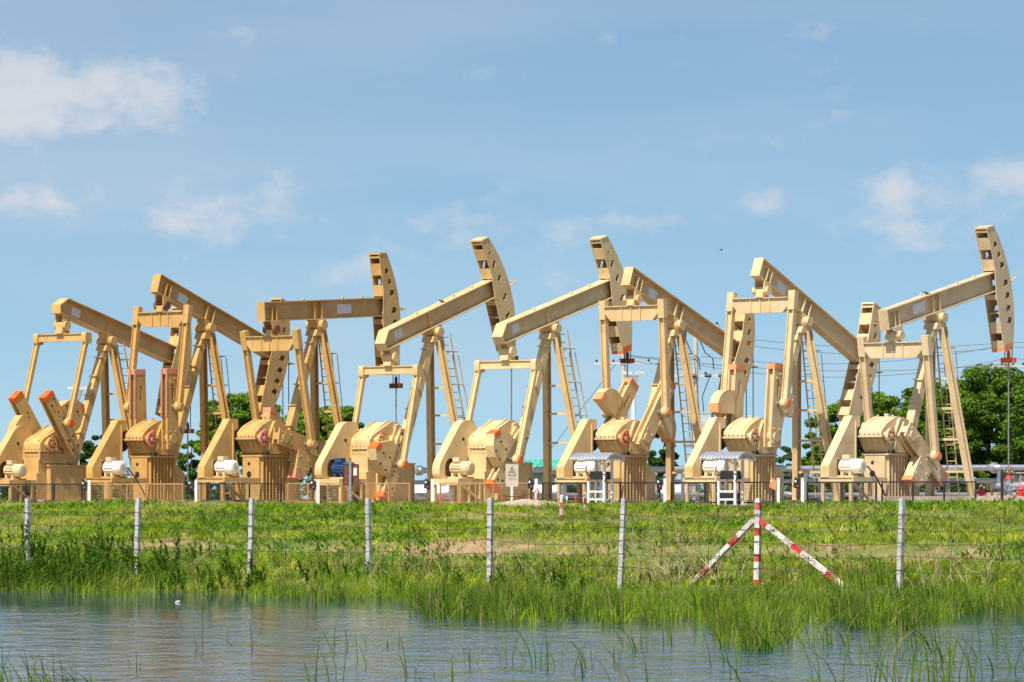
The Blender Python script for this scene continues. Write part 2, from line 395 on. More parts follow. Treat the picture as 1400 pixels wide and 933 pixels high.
def water_mat():
    m, t, p = new_mat('pond_water')
    g = nd(t, 'ShaderNodeNewGeometry'); pos = g.outputs['Position']
    p.inputs['Base Color'].default_value = (.012, .045, .10, 1); p.inputs['Roughness'].default_value = .06; p.inputs['IOR'].default_value = 1.333
    def stretched(sx_, sy_, sc, det):
        mp = nd(t, 'ShaderNodeMapping'); mp.inputs['Scale'].default_value = (sx_, sy_, 1); mp.inputs['Rotation'].default_value = (0, 0, R(9)); t.links.new(pos, mp.inputs[0])
        return tnoise(t, mp.outputs[0], sc, det, .55)
    a = stretched(1.0, .42, 4.2, 3); b_ = stretched(1.0, .5, 1.1, 2)
    ad = nd(t, 'ShaderNodeMath', operation='ADD'); t.links.new(a, ad.inputs[0])
    mu = nd(t, 'ShaderNodeMath', operation='MULTIPLY'); t.links.new(b_, mu.inputs[0]); mu.inputs[1].default_value = 1.3; t.links.new(mu.outputs[0], ad.inputs[1])
    dt = nd(t, 'ShaderNodeVectorMath', operation='DOT_PRODUCT'); t.links.new(pos, dt.inputs[0]); dt.inputs[1].default_value = (SP, CP, 0)
    wob = nd(t, 'ShaderNodeMath', operation='MULTIPLY_ADD'); t.links.new(tnoise(t, pos, .12, 3), wob.inputs[0]); wob.inputs[1].default_value = 14.0; t.links.new(dt.outputs['Value'], wob.inputs[2])
    st = ramp(t, wob.outputs[0], 47, 66, 1.0, .10)      # lee of the reeds is calmer
    pat = ramp(t, stretched(.10, .05, 1.0, 4), .38, .62, .30, 1.0)      # cat's paws: ruffled and calmer patches
    sm_ = nd(t, 'ShaderNodeMath', operation='MULTIPLY'); t.links.new(st, sm_.inputs[0]); t.links.new(pat, sm_.inputs[1]); st = sm_.outputs[0]
    b = nd(t, 'ShaderNodeBump'); b.inputs['Distance'].default_value = .060
    t.links.new(st, b.inputs['Strength']); t.links.new(ad.outputs[0], b.inputs['Height']); t.links.new(b.outputs[0], p.inputs['Normal']); return m
M['water'] = water_mat()
wu = np.array([-600, -30, 30, 600.]); wd = np.array([-2.0, 30, 68, 74.])
WU, WD = np.meshgrid(wu, wd, indexing='ij')
tag(link('water', grid_mesh('water', WU*CP + WD*SP, -WU*SP + WD*CP, WU*0 + WATER, M['water'])), 'rippled blue pond in front of the bank', kind='structure')

# ------------------------------------------------------------------ pump jacks
H, C_, A_ = 7.26, 2.95, 5.30            # saddle height, tail length, head length
HUBX, HUBZ = -3.30, 2.65
def rot_beam(beta): return Matrix.Translation((0, 0, H)) @ Matrix.Rotation(-beta, 4, 'Y')
def rot_crank(th): return Matrix.Translation((HUBX, 0, HUBZ)) @ Matrix.Rotation(th, 4, 'Y')
def slot(cx, cz, L, w, ang, n=5):
    pts = []
    for s, a0 in ((1, -90), (-1, 90)):
        for k in range(n):
            a = R(a0 + 180*k/(n-1)); pts.append((s*(L/2 - w/2) + w/2*math.cos(a), w/2*math.sin(a)))
    ca, sa = math.cos(ang), math.sin(ang)
    return [(cx + x*ca - z*sa, cz + x*sa + z*ca) for x, z in pts]
def circ(cx, cz, r, n=12): return [(cx + r*math.cos(2*math.pi*k/n), cz + r*math.sin(2*math.pi*k/n)) for k in range(n)]
def rounded(pts, r, n=4):
    out = []; m = len(pts)
    for i in range(m):
        p0, p, p1 = [Vector(q) for q in (pts[i-1], pts[i], pts[(i+1) % m])]
        a = (p0-p); b = (p1-p); rr = min(r, a.length*.45, b.length*.45); a.normalize(); b.normalize()
        s, e = p + a*rr, p + b*rr
        for k in range(n+1):
            q = k/n; w = s*(1-q)**2 + p*2*q*(1-q) + e*q*q; out.append((w.x, w.y))
    return out

RIB = {}
def pumpjack(px, kind, beta, theta, mat, accent, disc, motor, label, lobes=True, tip_head=None, bird=False, yaw=None, size=1.0):
    o = row_pt(px, DROW); rz = math.pi/2 - (AX if yaw is None else yaw)
    t = thing('pump_jack', label, 'pump jack', o, rz, 'pump jacks standing in a row')
    t.scale = (1.0, 1.0, size)
    P = M[mat]; AC = M[accent]; B = rot_beam(R(beta)); A = kind == 'A'
    # --- concrete plinth
    MB().box(-4.9, 2.0, -.85, .85, -.05, .20).box(-.2, 2.05, -1.35, 1.35, -.06, .16).build('plinth', M['concrete'], t)
    # --- pedestal under the gearbox
    if A:
        pd = MB().box(-4.30, -2.0, -.60, .60, .15, 1.66).box(-4.36, -1.94, -.66, .66, 1.66, 1.73)
        ped = pd.build('pedestal', P, t)
        MB().box(-4.95, -4.303, -.48, .48, .15, 1.35).box(-4.80, -4.303, -.44, .44, 1.35, 2.05).build('rear_housing', P, ped)
        MB().cyl((-4.96, 0.02, .36), (-4.90, 0.02, .36), .17, n=16).build('access_hole_shade', M['dark'], ped)  # solid dark disc, the shade inside an opening put into its colour
        for dx in (-4.27, -2.06): MB().box(dx, dx+.04, -.66, -.60, .15, 1.66).build('rib', P, ped)
    else:
        poly = [(-4.2,.15),(-1.85,.15),(-1.85,1.25),(-2.55,1.75),(-2.55,1.90),(-4.2,1.90)]
        ped = MB().prism(poly, -.46, .46).box(-4.28, -2.5, -.62, .62, 1.90, 1.97).build('pedestal', P, t)
        for k in range(8):
            x = -4.14 + k*.21
            for s in (-1, 1):
                if 'r' not in RIB: RIB['r'] = MB().prism([(0,.16),(.03,.16),(.03,1.89),(0,1.89)], -.06, .06).mesh('rib', None)
                rb = link('rib', RIB['r'], ped, Matrix.Translation((x, s*.522, 0)))
                if not rb.data.materials: rb.data.materials.append(P)
                rb.material_slots[0].link = 'OBJECT'; rb.material_slots[0].material = P
        MB().box(-4.26, -4.203, -.46, .46, .95, 1.88).build('rear_plate', P, ped)
        for zz_, r_ in ((1.62, .085), (1.20, .15)):
            MB().cyl((-4.266, .10, zz_), (-4.20, .10, zz_), r_*.85, n=16).build('access_hole_shade', M['dark'], ped)  # dark discs paint the shaded inside of the two openings
        bb = MB()
        for k in range(6): bb.cyl((-4.1 + k*.28, -.56, 1.97), (-4.1 + k*.28, -.56, 2.08), .045, n=8)
        tag(bb.build('bolt_row', M['dark'], ped), kind='stuff')
    # --- gearbox
    if A:
        poly = [(-4.75,2.05),(-4.62,2.05),(-4.62,1.78),(-2.5,1.78),(-2.35,2.45),(-2.45,3.0),(-2.95,3.42),(-3.35,3.42),(-4.55,2.86),(-4.75,2.66)]
        gb = MB().prism(rounded(poly, .07, 2), -.50, .50).build('gearbox', P, t, 35)
        MB().prism([(-4.80,2.28),(-2.42,2.28),(-2.42,2.36),(-4.80,2.36)], -.58, .58).build('split_flange', P, gb)
        MB().prism([(-3.28,2.36),(-2.5,2.36),(-2.55,2.95),(-2.98,3.34),(-3.2,3.28)], -.62, -.503).build('bearing_housing', P, gb)
        for yy in (-.36, .36): MB().bar((-4.68,yy,2.74), (-3.35,yy,3.47), .05, .10, (0,0,1)).build('cover_strap', P, gb)
        fl = MB()
        for k in range(3): fl.cyl((-4.2 + k*.8, -.56, 2.36), (-4.2 + k*.8, -.56, 2.43), .04, n=8)
        tag(fl.build('bolt_row', M['dark'], gb), kind='stuff')
        MB().box(-4.79,-4.71,-.52,-.40,1.93,2.27).box(-4.79,-4.71,.40,.52,1.93,2.27).build('lug', P, gb)
    else:
        poly = [(-4.55,2.50),(-4.30,2.18),(-4.12,1.97),(-2.6,1.97),(-2.45,2.45),(-2.5,2.9),(-2.9,3.32),(-3.5,3.40),(-4.2,3.12),(-4.55,2.85),(-4.62,2.68)]
        gb = MB().prism(rounded(poly, .16, 4), -.52, .52).build('gearbox', P, t, 35)
        MB().prism([(-4.70,2.58),(-2.42,2.58),(-2.42,2.66),(-4.70,2.66)], -.61, .61).build('split_flange', P, gb)
        MB().prism(rounded([(-3.8,2.0),(-2.65,2.0),(-2.5,2.9),(-2.92,3.28),(-3.45,3.33),(-3.75,2.8)], .1, 3), -.64, -.523).build('bearing_housing', P, gb)
        for xx in (-4.35, -3.75, -3.1): MB().cyl((xx,-.575,2.45), (xx,-.575,2.80), .035, n=8).build('flange_bolt', P, gb)
        for yy in (-.34, .34):
            MB().tube([(-4.58,yy,2.70),(-4.45,yy,2.95),(-4.15,yy,3.15),(-3.5,yy,3.42)], .035, 6).build('cover_strap', P, gb)
        MB().cyl((-3.3,.1,3.36), (-3.3,.1,3.50), .09, n=10).build('breather', P, gb)
    zf, xr0, yf = (2.36, -4.80, .54) if A else (2.66, -4.70, .565)
    fb = MB()
    for k in range(9):
        xx = xr0 + .12 + k*.26
        for zz_ in (zf, zf-.14): fb.cyl((xx,-yf,zz_), (xx,-yf,zz_+.06), .028, n=6)
    for k in range(5):
        yy = -.42 + k*.21
        for zz_ in (zf, zf-.14): fb.cyl((xr0+.05,yy,zz_), (xr0+.05,yy,zz_+.06), .028, n=6)
    tag(fb.build('flange_bolts', M['bolt'], gb), kind='stuff')
    for yy in (-.30, .0, .30): MB().prism([(xr0+.02,zf-.10),(xr0+.16,zf-.10),(xr0+.30,zf-.42),(xr0+.24,zf-.42)], yy-.02, yy+.02).build('rear_web', P, gb)
    MB().cyl((-4.30,-.5,2.62), (-4.30,-.70,2.62), .17, n=16).build('shaft_neck', P, gb, 40)
    dsk = MB().cyl((-4.30,-.70,2.62), (-4.30,-.80,2.62), .29, n=24).build('brake_drum', M[disc], gb, 40)
    bl = MB()
    for k in range(6):
        a = k*math.pi/3; bl.cyl((-4.30+.17*math.cos(a),-.80,2.62+.17*math.sin(a)), (-4.30+.17*math.cos(a),-.825,2.62+.17*math.sin(a)), .035, n=8)
    tag(bl.build('drum_hole_shade', M['dark'], dsk), kind='stuff')  # no real openings: dark discs painted as the shade inside them
    MB().cyl((-4.30,-.80,2.62), (-4.30,-.85,2.62), .09, n=12).build('drum_hub', AC, dsk, 40)
    MB().tube([(-4.3,-.62,2.85),(-4.1,-.66,2.98),(-3.9,-.66,2.86)], .03, 6).build('brake_lever', AC, dsk)
    MB().cyl((HUBX,-1.02,HUBZ), (HUBX,1.02,HUBZ), .22, n=20).build('crank_shaft', P, gb, 40)
    # --- belt guard
    if A:
        poly = rounded([(-6.62,1.06),(-6.62,1.62),(-5.15,3.42),(-4.35,3.42),(-4.2,3.0),(-4.7,1.06)], .32, 5)
        cut = rounded([(-6.25,1.14),(-6.25,1.66),(-6.05,1.86),(-5.55,1.86),(-5.55,1.14)], .12, 3)
    else:
        poly = [(-6.62,1.06),(-6.62,1.50),(-5.02,3.40),(-4.50,3.40),(-4.50,3.0),(-4.82,2.9),(-4.82,1.06)]
        cut = [(-6.05,1.14),(-6.05,1.72),(-5.35,1.72),(-5.35,1.14)]
    gd = MB().prism(poly, .50, .52, [cut]).build('belt_guard', P, t, 30)
    m_ = len(poly); sk = MB()
    for i in range(m_):
        a, b = poly[i], poly[(i+1) % m_]
        q = [(a[0],.52,a[1]),(b[0],.52,b[1]),(b[0],.86,b[1]),(a[0],.86,a[1])]
        sk.add(q, [(0,1,2,3)])
    sk.build('guard_rim', P, gd, 30)
    MB().prism(poly, .86, .88).build('guard_back', P, gd)
    MB().cyl((-4.75,.53,2.62), (-4.75,.84,2.62), .5, n=24).build('sheave', M['dark'], gd, 40)
    if A: MB().cyl((-5.1,.47,2.65), (-5.1,.505,2.65), .065, n=12).build('spindle_hole_shade', M['dark'], gd)  # dark disc on the guard, shade of an opening given as colour
    else:
        for k in range(2): MB().box(-6.625,-6.60,.53+k*.16,.63+k*.16,1.28,1.44).build('label_sticker', M['yellow'], gd)
        MB().bar((-4.84,.48,3.2),(-4.84,.48,1.5),.06,.07,(0,1,0)).build('guard_stiffener', P, gd)
    # --- motor platform and motor
    pf = MB().ibeam((-6.55,-.55,.97),(-6.55,.95,.97),.10,.18,(0,0,1)).ibeam((-4.96,-.50,.97),(-4.96,.95,.97),.10,.18,(0,0,1)) if not A else \
         MB().box(-6.62,-4.97,-.46,.90,.80,1.055)
    if not A: pf.box(-6.60,-4.30,-.60,-.52,.88,1.05).box(-6.60,-4.3,.90,.98,.88,1.05).box(-6.5,-5.0,-.5,.9,1.03,1.06)
    pfo = pf.build('motor_platform', P, t)
    for (xx, yy) in ((-6.5,-.42), (-6.5,.84), (-5.2,-.42), (-5.2,.84)):
        MB().bar((xx,yy,.0),(xx,yy,.86),.12,.12).build('platform_leg', P, pfo)
    MB().bar((-6.42,-.44,.84),(-5.0,-.44,.05),.10,.08,(0,1,0)).build('platform_brace', P, pfo)
    MB().bar((-5.9,-.44,.0),(-5.9,-.44,.86),.07,.07).build('platform_leg', P, pfo)
    if A:
        MB().bar((-5.5,.2,.0),(-5.5,.2,.86),.2,.2).build('platform_leg', P, pfo)
    MB().box(-6.2,-5.4,-.30,.40,1.062,1.12).build('motor_slide', P, pfo)
    mm = M[motor]; x0, z0 = -5.82, 1.47
    bs = 'motor_beige' if motor != 'motor_blue' else 'motor_blue'
    mo = MB().cyl((x0,.44,z0),(x0,-.16,z0),.25,n=20).build('motor', M['motor_white'] if (not A) else M[bs], t, 40)
    MB().cyl((x0,-.16,z0),(x0,-.46,z0),.285,n=20).cyl((x0,-.46,z0),(x0,-.53,z0),.285,.20,n=20).build('fan_cover', mm, mo, 30)
    MB().cyl((x0,-.53,z0),(x0,-.535,z0),.12,n=16).build('fan_grille', M['dark'] if motor == 'motor_blue' else M['motor_beige'], mo)
    fins = MB()
    for k in range(16):
        a = 2*math.pi*k/16; c_, s_ = math.cos(a), math.sin(a)
        fins.bar((x0+.265*c_,.36,z0+.265*s_),(x0+.265*c_,-.10,z0+.265*s_),.035,.012,(-s_,0,c_))
    tag(fins.build('cooling_fins', M['motor_white'] if (not A) else M[bs], mo), kind='stuff')
    MB().box(x0-.16,x0+.16,.02,.34,z0+.26,z0+.44).build('terminal_box', mm if motor == 'motor_blue' else M[bs], mo)
    for yy in (-.06, .30): MB().box(x0-.24,x0+.24,yy-.05,yy+.05,1.122,1.27).build('motor_foot', M['motor_beige'] if motor != 'motor_blue' else mm, mo)
    MB().cyl((x0,.44,z0),(x0,.80,z0),.05,n=8).build('motor_shaft', M['rod'], mo)
    if not A and px in (281, 1279):
        MB().tube([(x0+.1,-.1,z0+.1),(x0+.25,-.56,z0-.02),(x0+.5,-.72,z0-.35),(x0+.95,-.78,z0-.9),(x0+1.2,-.8,.12)], .035, 6).build('motor_cable', M['dark'], mo, 60)
    # --- cranks
    RC = 1.10 if A else 1.30; LT = 2.65 if A else 2.85
    K = rot_crank(R(theta))
    for s in (-1, 1):
        y0, y1 = (.74, 1.10)
        arm = [(-.33,-.42),(.33,-.42),(.36,.3),(.30,LT-.22),(-.30,LT-.22),(-.36,.3)]
        holes = [slot(0, LT*.66, .62, .13, math.pi/2)] if not A else [circ(.05, 1.62, .075), circ(0.0, 1.42, .06)]
        ya, yb = sorted((s*y0, s*y1))
        cr = MB().prism(arm, ya, ya+.07, holes).prism(arm, yb-.07, yb, holes).prism([(-.14,-.40),(.14,-.40),(.14,LT-.24),(-.14,LT-.24)], ya+.071, yb-.071,
                  ()).xf(K).build('crank', P, t)
        tp = [(-.302,LT-.22),(.302,LT-.22),(.29,LT),(-.29,LT)]
        MB().prism(tp, ya-.012, yb+.012).xf(K).build('crank_tip', AC, cr)
        MB().cyl((0,s*(y1-.02),0),(0,s*(y1+.05),0),.20,n=20).xf(K).build('crank_hub', P, cr, 40)
        hb = MB()
        for (hx, hz) in ((-.18,.30),(.18,.30),(-.2,-.22),(.2,-.22),(.15,LT*.47),(-.13,LT*.8),(.14,LT*.86)):
            hb.cyl((hx,s*(y1-.01),hz),(hx,s*(y1+.035),hz),.045,n=8)
        tag(hb.xf(K).build('crank_bolts', M['dark'] if A else P, cr), kind='stuff')
        MB().cyl((0,s*.9,RC),(0,s*1.50,RC),.10,n=14).xf(K).build('crank_pin', M['rod'], cr)
        if lobes:
            sg = 1 if s < 0 else -1
            body = [(.30,.35),(.75,.35),(1.36,.72),(1.52,1.05),(1.25,1.45),(.85,1.70),(.30,1.78)] if A else \
                   [(.30,.88),(1.42,.88),(1.42,1.22),(1.32,1.46),(1.12,1.66),(.85,1.78),(.30,1.80)]
            lb = [(sg*a, b) for a, b in body]
            w = MB().prism(lb, ya-.03, yb+.03).xf(K).build('counterweight', P, cr)
            e0, e1 = ((1.36,.72), (1.52,1.05)) if A else ((1.42,.88), (1.42,1.22))     # painted outer end of the weight
            ex, ez = e1[0]-e0[0], e1[1]-e0[1]; L = math.hypot(ex, ez); nx, nz_ = ez/L, -ex/L
            e0 = (e0[0]-ex/L*.01, e0[1]-ez/L*.01); k_ = .17
            q = [(e0[0]-nx*k_,e0[1]-nz_*k_),(e0[0]+nx*.02,e0[1]+nz_*.02),(e1[0]+nx*.02,e1[1]+nz_*.02),(e1[0]-nx*k_,e1[1]-nz_*k_)]
            MB().prism([(sg*a, b) for a, b in q], ya-.042, yb+.042).xf(K).build('weight_end', AC, w)
            hb = MB()
            for (hx, hz) in ((.55,1.02),(1.0,1.02),(.6,1.6),(1.0,1.5)): hb.cyl((sg*hx,s*(y1+.03),hz),(sg*hx,s*(y1+.06),hz),.045,n=8)
            tag(hb.xf(K).build('weight_bolts', M['dark'] if A else P, w), kind='stuff')
        elif not A:
            for yy in (ya, yb-.08): MB().prism([(-.385,.9),(-.305,.9),(-.305,LT-.02),(-.35,LT-.02)], yy-.008, yy+.088).xf(K).build('edge_band', M['dull_coral'], cr)
    pin = K @ Vector((0, 0, RC))
    # --- equalizer and pitman arms
    E0 = B @ Vector((-C_, 0, 0)); E = Vector((E0.x, 0, E0.z - (.74 if A else .58)))
    W2 = 1.32
    if A:
        eq = MB().ibeam((E.x,-W2,E.z),(E.x,W2,E.z),.30,.34,(0,0,1),.04,.20).build('equalizer', P, t)
        for s in (-1, 1):
            MB().prism(rounded([(E.x-.2,E.z-.30),(E.x+.2,E.z-.30),(E.x+.2,E.z+.20),(E.x-.2,E.z+.20)], .12, 4), s*W2-.13+s*.135, s*W2+.13+s*.135).build('end_bracket', P, eq, 40)
        MB().prism([(E.x-.26,E.z+.175),(E.x+.26,E.z+.175),(E.x+.16,E.z+.62),(E.x-.16,E.z+.62)], -.20, .20).build('tail_bearing', P, eq)
        MB().cyl((E.x,-.34,E.z+.52),(E.x,.34,E.z+.52),.20,n=18).build('bearing_roller', P, eq, 40)
    else:
        poly = [(-W2,.16),(W2,.16),(W2,-.10),(W2-.28,-.40),(-W2+.28,-.40),(-W2,-.10)]
        e_ = MB().prism(poly, -.11, .11).xf(Matrix.Translation(E) @ Matrix.Rotation(math.pi/2, 4, 'Z'))
        eq = e_.build('equalizer', P, t)
        MB().box(E.x-.19,E.x+.19,-W2,W2,E.z+.163,E.z+.20).build('top_flange', P, eq)
        for yy in (-.45, 0, .45): MB().box(E.x-.16,E.x-.113,yy-.02,yy+.02,E.z-.39,E.z+.16).build('rib', P, eq)
        MB().prism([(E.x-.22,E.z+.203),(E.x+.22,E.z+.203),(E.x+.14,E.z+.56),(E.x-.14,E.z+.56)], -.17, .17).build('tail_bearing', P, eq)
        MB().cyl((E.x,-.36,E.z+.46),(E.x,.36,E.z+.46),.17,n=18).build('bearing_roller', M['rust'] if accent == 'coral' else P, eq, 40)
    for s in (-1, 1):      # plates that carry the tail bearing under the beam
        zr = .52 if A else .46
        MB().prism([(-C_-.26,.208),(-C_+.26,.208),(-C_+.12,-(.74-.40) if A else -.24),(-C_-.12,-(.74-.40) if A else -.24)], min(s*.19,s*.24), max(s*.19,s*.24)).xf(B).build('tail_bracket', P, t)
    for s in (-1, 1):
        y = s*(W2 + .135); top = Vector((E.x, y, E.z)); bot = Vector((pin.x, y, pin.z))
        d = (top - bot).normalized()
        if A:
            pm = MB().ibeam(bot + d*.18, top - d*.22, .17, .22, (0, 1, 0), .035, .06).build('pitman', P, t)
        else:
            pm = MB().ibeam(bot + d*.15, top + d*.42, .22, .27, (0, 1, 0), .035, .05).build('pitman', P, t)
            MB().bar(top - d*.32, top + d*.44, .26, .30, (0, 1, 0)).build('top_block', P, pm)
        MB().cyl((pin.x, y-.12, pin.z), (pin.x, y+.12, pin.z), .21, n=18).build('pin_bearing', P, pm, 40)
        MB().cyl((pin.x, y+s*.12, pin.z), (pin.x, y+s*.19, pin.z), .15, n=18).build('bearing_cap', M['orange'] if A else (AC if accent != 'coral' else P), pm, 40)
    # --- walking beam
    hb_, hw, z0b = .78, (.54 if A else .43), .60
    rear = -C_ - (.62 if not A else .55)
    wb = MB()
    if A:
        # web with a chamfered tail
        web = [(rear+.0,z0b-.05),(rear+.42,z0b+hb_/2-.04),(A_-.95,z0b+hb_/2-.04),(A_-.95,z0b-hb_/2+.04),(rear+.12,z0b-hb_/2+.04)]
        wb.prism(web, -.02, .02)
        wb.bar((rear+.42,0,z0b+hb_/2-.02),(A_-.95,0,z0b+hb_/2-.02),hw,.04)
        wb.bar((rear+.10,0,z0b-hb_/2+.02),(A_-.95,0,z0b-hb_/2+.02),hw,.04)
        wb.bar((rear+.0,0,z0b-.06),(rear+.42,0,z0b+hb_/2-.02),hw,.04,(-1,0,1)); wb.bar((rear+.0,0,z0b-.05),(rear+.11,0,z0b-hb_/2),hw,.04,(-1,0,0))
    else:
        wb.ibeam((rear,0,z0b),(A_-.95,0,z0b),hw,hb_,(0,0,1),.045,.04)
        wb.box(rear-.03,rear,-hw/2,hw/2,z0b-hb_/2,z0b+hb_/2)
    wbo = wb.xf(B).build('walking_beam', P, t)
    if A:
        for xx in (-.18, ): 
            for s in (-1, 1): MB().prism([(xx-.02,z0b-hb_/2+.045),(xx+.22,z0b-hb_/2+.045),(xx-.02,z0b+.2)], s*.022, s*.10).xf(B).build('stiffener', P, wbo)
    else:
        for xx in (-.30, .16, -C_-.12, -C_+.16):
            for s in (-1, 1):
                hh = .30 if xx > -1 else .18
                MB().box(xx, xx+.035, min(s*.023,s*.19), max(s*.023,s*.19), z0b-hb_/2+.046, z0b+hh).xf(B).build('stiffener', P, wbo)
    nx = (-C_+.42, .55) if (A or beta < 0) else (1.45, .85)
    if kind == 'B' and beta > 0: nx = (1.35, .95) if px < 700 else (-1.55, .85)
    if kind == 'B' and beta < 0: nx = (-2.1, .60)
    MB().box(nx[0], nx[0]+nx[1], -.032, -.022, z0b-.20, z0b+.18).xf(B).build('name_plate', M['plate'], wbo)
    for xx in (-.9, 1.7, 3.0): MB().prism([(xx,z0b+hb_/2+.002),(xx+.16,z0b+hb_/2+.002),(xx+.08,z0b+hb_/2+.12)], -.03, .03).xf(B).build('lifting_lug', P, wbo)
    MB().prism([(-.36,.20),(.36,.20),(.22,.04),(.12,-.14),(-.12,-.14),(-.22,.04)], -.26, .26).xf(B).build('saddle_block', P, wbo)
    # --- horsehead
    zt, zb = 31.5, -24.5
    arc = [(A_*math.cos(R(zb+(zt-zb)*k/18)), A_*math.sin(R(zb+(zt-zb)*k/18))) for k in range(19)]
    top, bot = arc[-1], arc[0]
    back = [(top[0]-.52, top[1]-.02), (4.05+.18, 1.25), (4.12, .15), (bot[0]-.62, bot[1]+.02)]
    outline = arc + back
    holes = []
    if A:
        for a in (19.5, 11.5, 1.0, -8.5): holes.append(slot((A_-.50)*math.cos(R(a)), (A_-.50)*math.sin(R(a)), .36, .16, R(a+35)))
        holes.append(circ((A_-.42)*math.cos(R(26)), (A_-.42)*math.sin(R(26)), .06))
    else:
        for a in (24.5, 19, 13.5, 5.0, -1.0, -7.0, -12.5):
            c0 = A_-.40 if a > -10 else A_-.34
            w = .20 if abs(a) < 15 else .14
            q = [(c0-w, a-1.2), (c0+w*.9, a-.9), (c0+w*.9, a+1.3), (c0-w*.3, a+1.9)]
            holes.append([(r_*math.cos(R(b)), r_*math.sin(R(b))) for r_, b in q])
    hh = MB().prism(outline, -.29, -.255, holes).prism(outline, .255, .29, holes)
    hd = hh.xf(B).build('horsehead', P, t)
    fp = MB()
    for i in range(18):
        a, b = arc[i], arc[i+1]
        fp.bar((a[0]-.015,0,a[1]),(b[0]-.015,0,b[1]),.505,.03,(1,0,0))
    fp.xf(B).build('front_plate', P, hd, 30)
    def back_pt(z):
        pts = back
        for (xa, za), (xb, zb_) in zip(pts, pts[1:]):
            if za >= z >= zb_: q = (za-z)/(za-zb_); return xa + (xb-xa)*q
        return pts[-1][0]
    rows = [(2.68,2.60),(2.38,1.90),(1.50,1.05),(.10,-.10),(-1.0,-1.45),(-1.75,-2.1)]
    for za, zb_ in rows:
        MB().bar((back_pt(za)+.03,0,za),(back_pt(zb_)+.03,0,zb_),.505,.03,(1,0,0)).xf(B).build('back_plate', P, hd)
    for za in (1.9, 1.05, .1, -.65, -1.45):
        x1 = math.sqrt(A_*A_ - za*za) - .035
        MB().box(back_pt(za)+.05, x1, -.254, .254, za-.015, za+.015).xf(B).build('diaphragm', P, hd)
    MB().box(top[0]-.52, top[0], -.31, .31, top[1]-.02, top[1]+.05).xf(B).build('head_cap', P, hd)
    if tip_head:
        MB().prism([(bot[0]-.63,bot[1]-.01),(bot[0]+.004,bot[1]-.01),(bot[0]+.10,bot[1]+.27),(bot[0]-.55,bot[1]+.27)], -.30, .30).xf(B).build('head_tip', M[tip_head], hd)
    MB().tube([(A_+.0,.2,.55),(A_+.42,.1,.50),(A_+.42,-.28,.50),(A_+.0,-.28,.42)], .03, 6).xf(B).build('cable_guide', P, hd)
    # --- bridle, carrier bar, polished rod
    tang = B @ Vector((A_*math.cos(-R(beta)), 0, A_*math.sin(-R(beta))))
    lowest = (B @ Vector((bot[0], 0, bot[1]))).z
    xr = A_ + .04; zc = min(lowest - .55, 5.2)
    zc = {True: lowest - .45, False: lowest - .55}[beta > 0]
    br = MB()
    for s in (-1, 1): br.tube([(xr, s*.17, H + .1), (xr, s*.17, zc)], .022, 6)
    br.build('bridle_cable', M['cable'], t)
    cb = MB().prism([(xr-.11,zc-.10),(xr+.11,zc-.10),(xr+.11,zc+.10),(xr-.11,zc+.10)], -.30, .30).build('carrier_bar', M['orange'] if accent == 'faded_orange' else M['rust'], t)
    MB().cyl((xr,0,zc+.10),(xr,0,zc+.36),.07,n=10).build('rod_clamp', M['orange'] if accent == 'faded_orange' else M['rust'], cb)
    MB().cyl((xr,0,.9),(xr,0,zc+.45),.032,n=8).build('polished_rod', M['rod'], t)
    # --- samson post
    zt_ = H - .16
    MB().prism([(-.42,zt_-.30),(.34,zt_-.30),(.30,zt_-.05),(-.30,zt_-.05)], -.30, .30).build('saddle_plate', P, t)
    MB().cyl((0,-.46,H-.02),(0,.46,H-.02),.20,n=20).build('saddle_bearing', P, t, 40)
    for s in (-1, 1):
        lg = MB().ibeam((.10,s*.26,zt_-.22),(1.15,s*1.0,.16),.25,.27,(1,0,0),.03,.03).build('post_leg', P, t)
        MB().box(.85,1.5,s*1.0-.32,s*1.0+.32,.16,.20).build('foot_plate', P, lg)
    rl = MB().bar((-.20,0,zt_-.25),(-2.45,0,1.25),.31,.32,(1,0,0),.36,.38).build('post_leg', P, t)
    for k in range(6):
        q = .06 + k*.15; x = -.20 - 2.25*q; z = zt_-.25 - (zt_-1.5)*q
        MB().box(x-.27,x-.10,-.21,.21,z-.025,z+.025).build('step', P, rl)
    for z in (1.3, 2.55, 3.75, 4.9):
        q = (zt_-.22-z)/(zt_-.38); x = .10+1.05*q; y = .26+.74*q
        MB().bar((x,-y,z),(x,y,z),.09,.09).build('cross_rung', P, t)
    # --- ladder on the front of the post
    if A: l0, l1 = Vector((.75,-.1,7.2)), Vector((2.55,-.1,.3))
    else: l0, l1 = Vector((.40,.05,6.9)), Vector((1.45,.05,.3))
    ld = MB()
    for s in (-1, 1): ld.bar(l0+Vector((0,s*.21,0)), l1+Vector((0,s*.21,0)), .035, .055, (1,0,0))
    ldo = ld.build('ladder', P, t)
    nr = 21
    for k in range(nr):
        p = l0.lerp(l1, (k+.5)/nr); MB().bar(p+Vector((0,-.20,0)), p+Vector((0,.20,0)), .03, .03).build('rung', P, ldo)
    cg = MB()
    off = Vector((.62, -.05, 0))
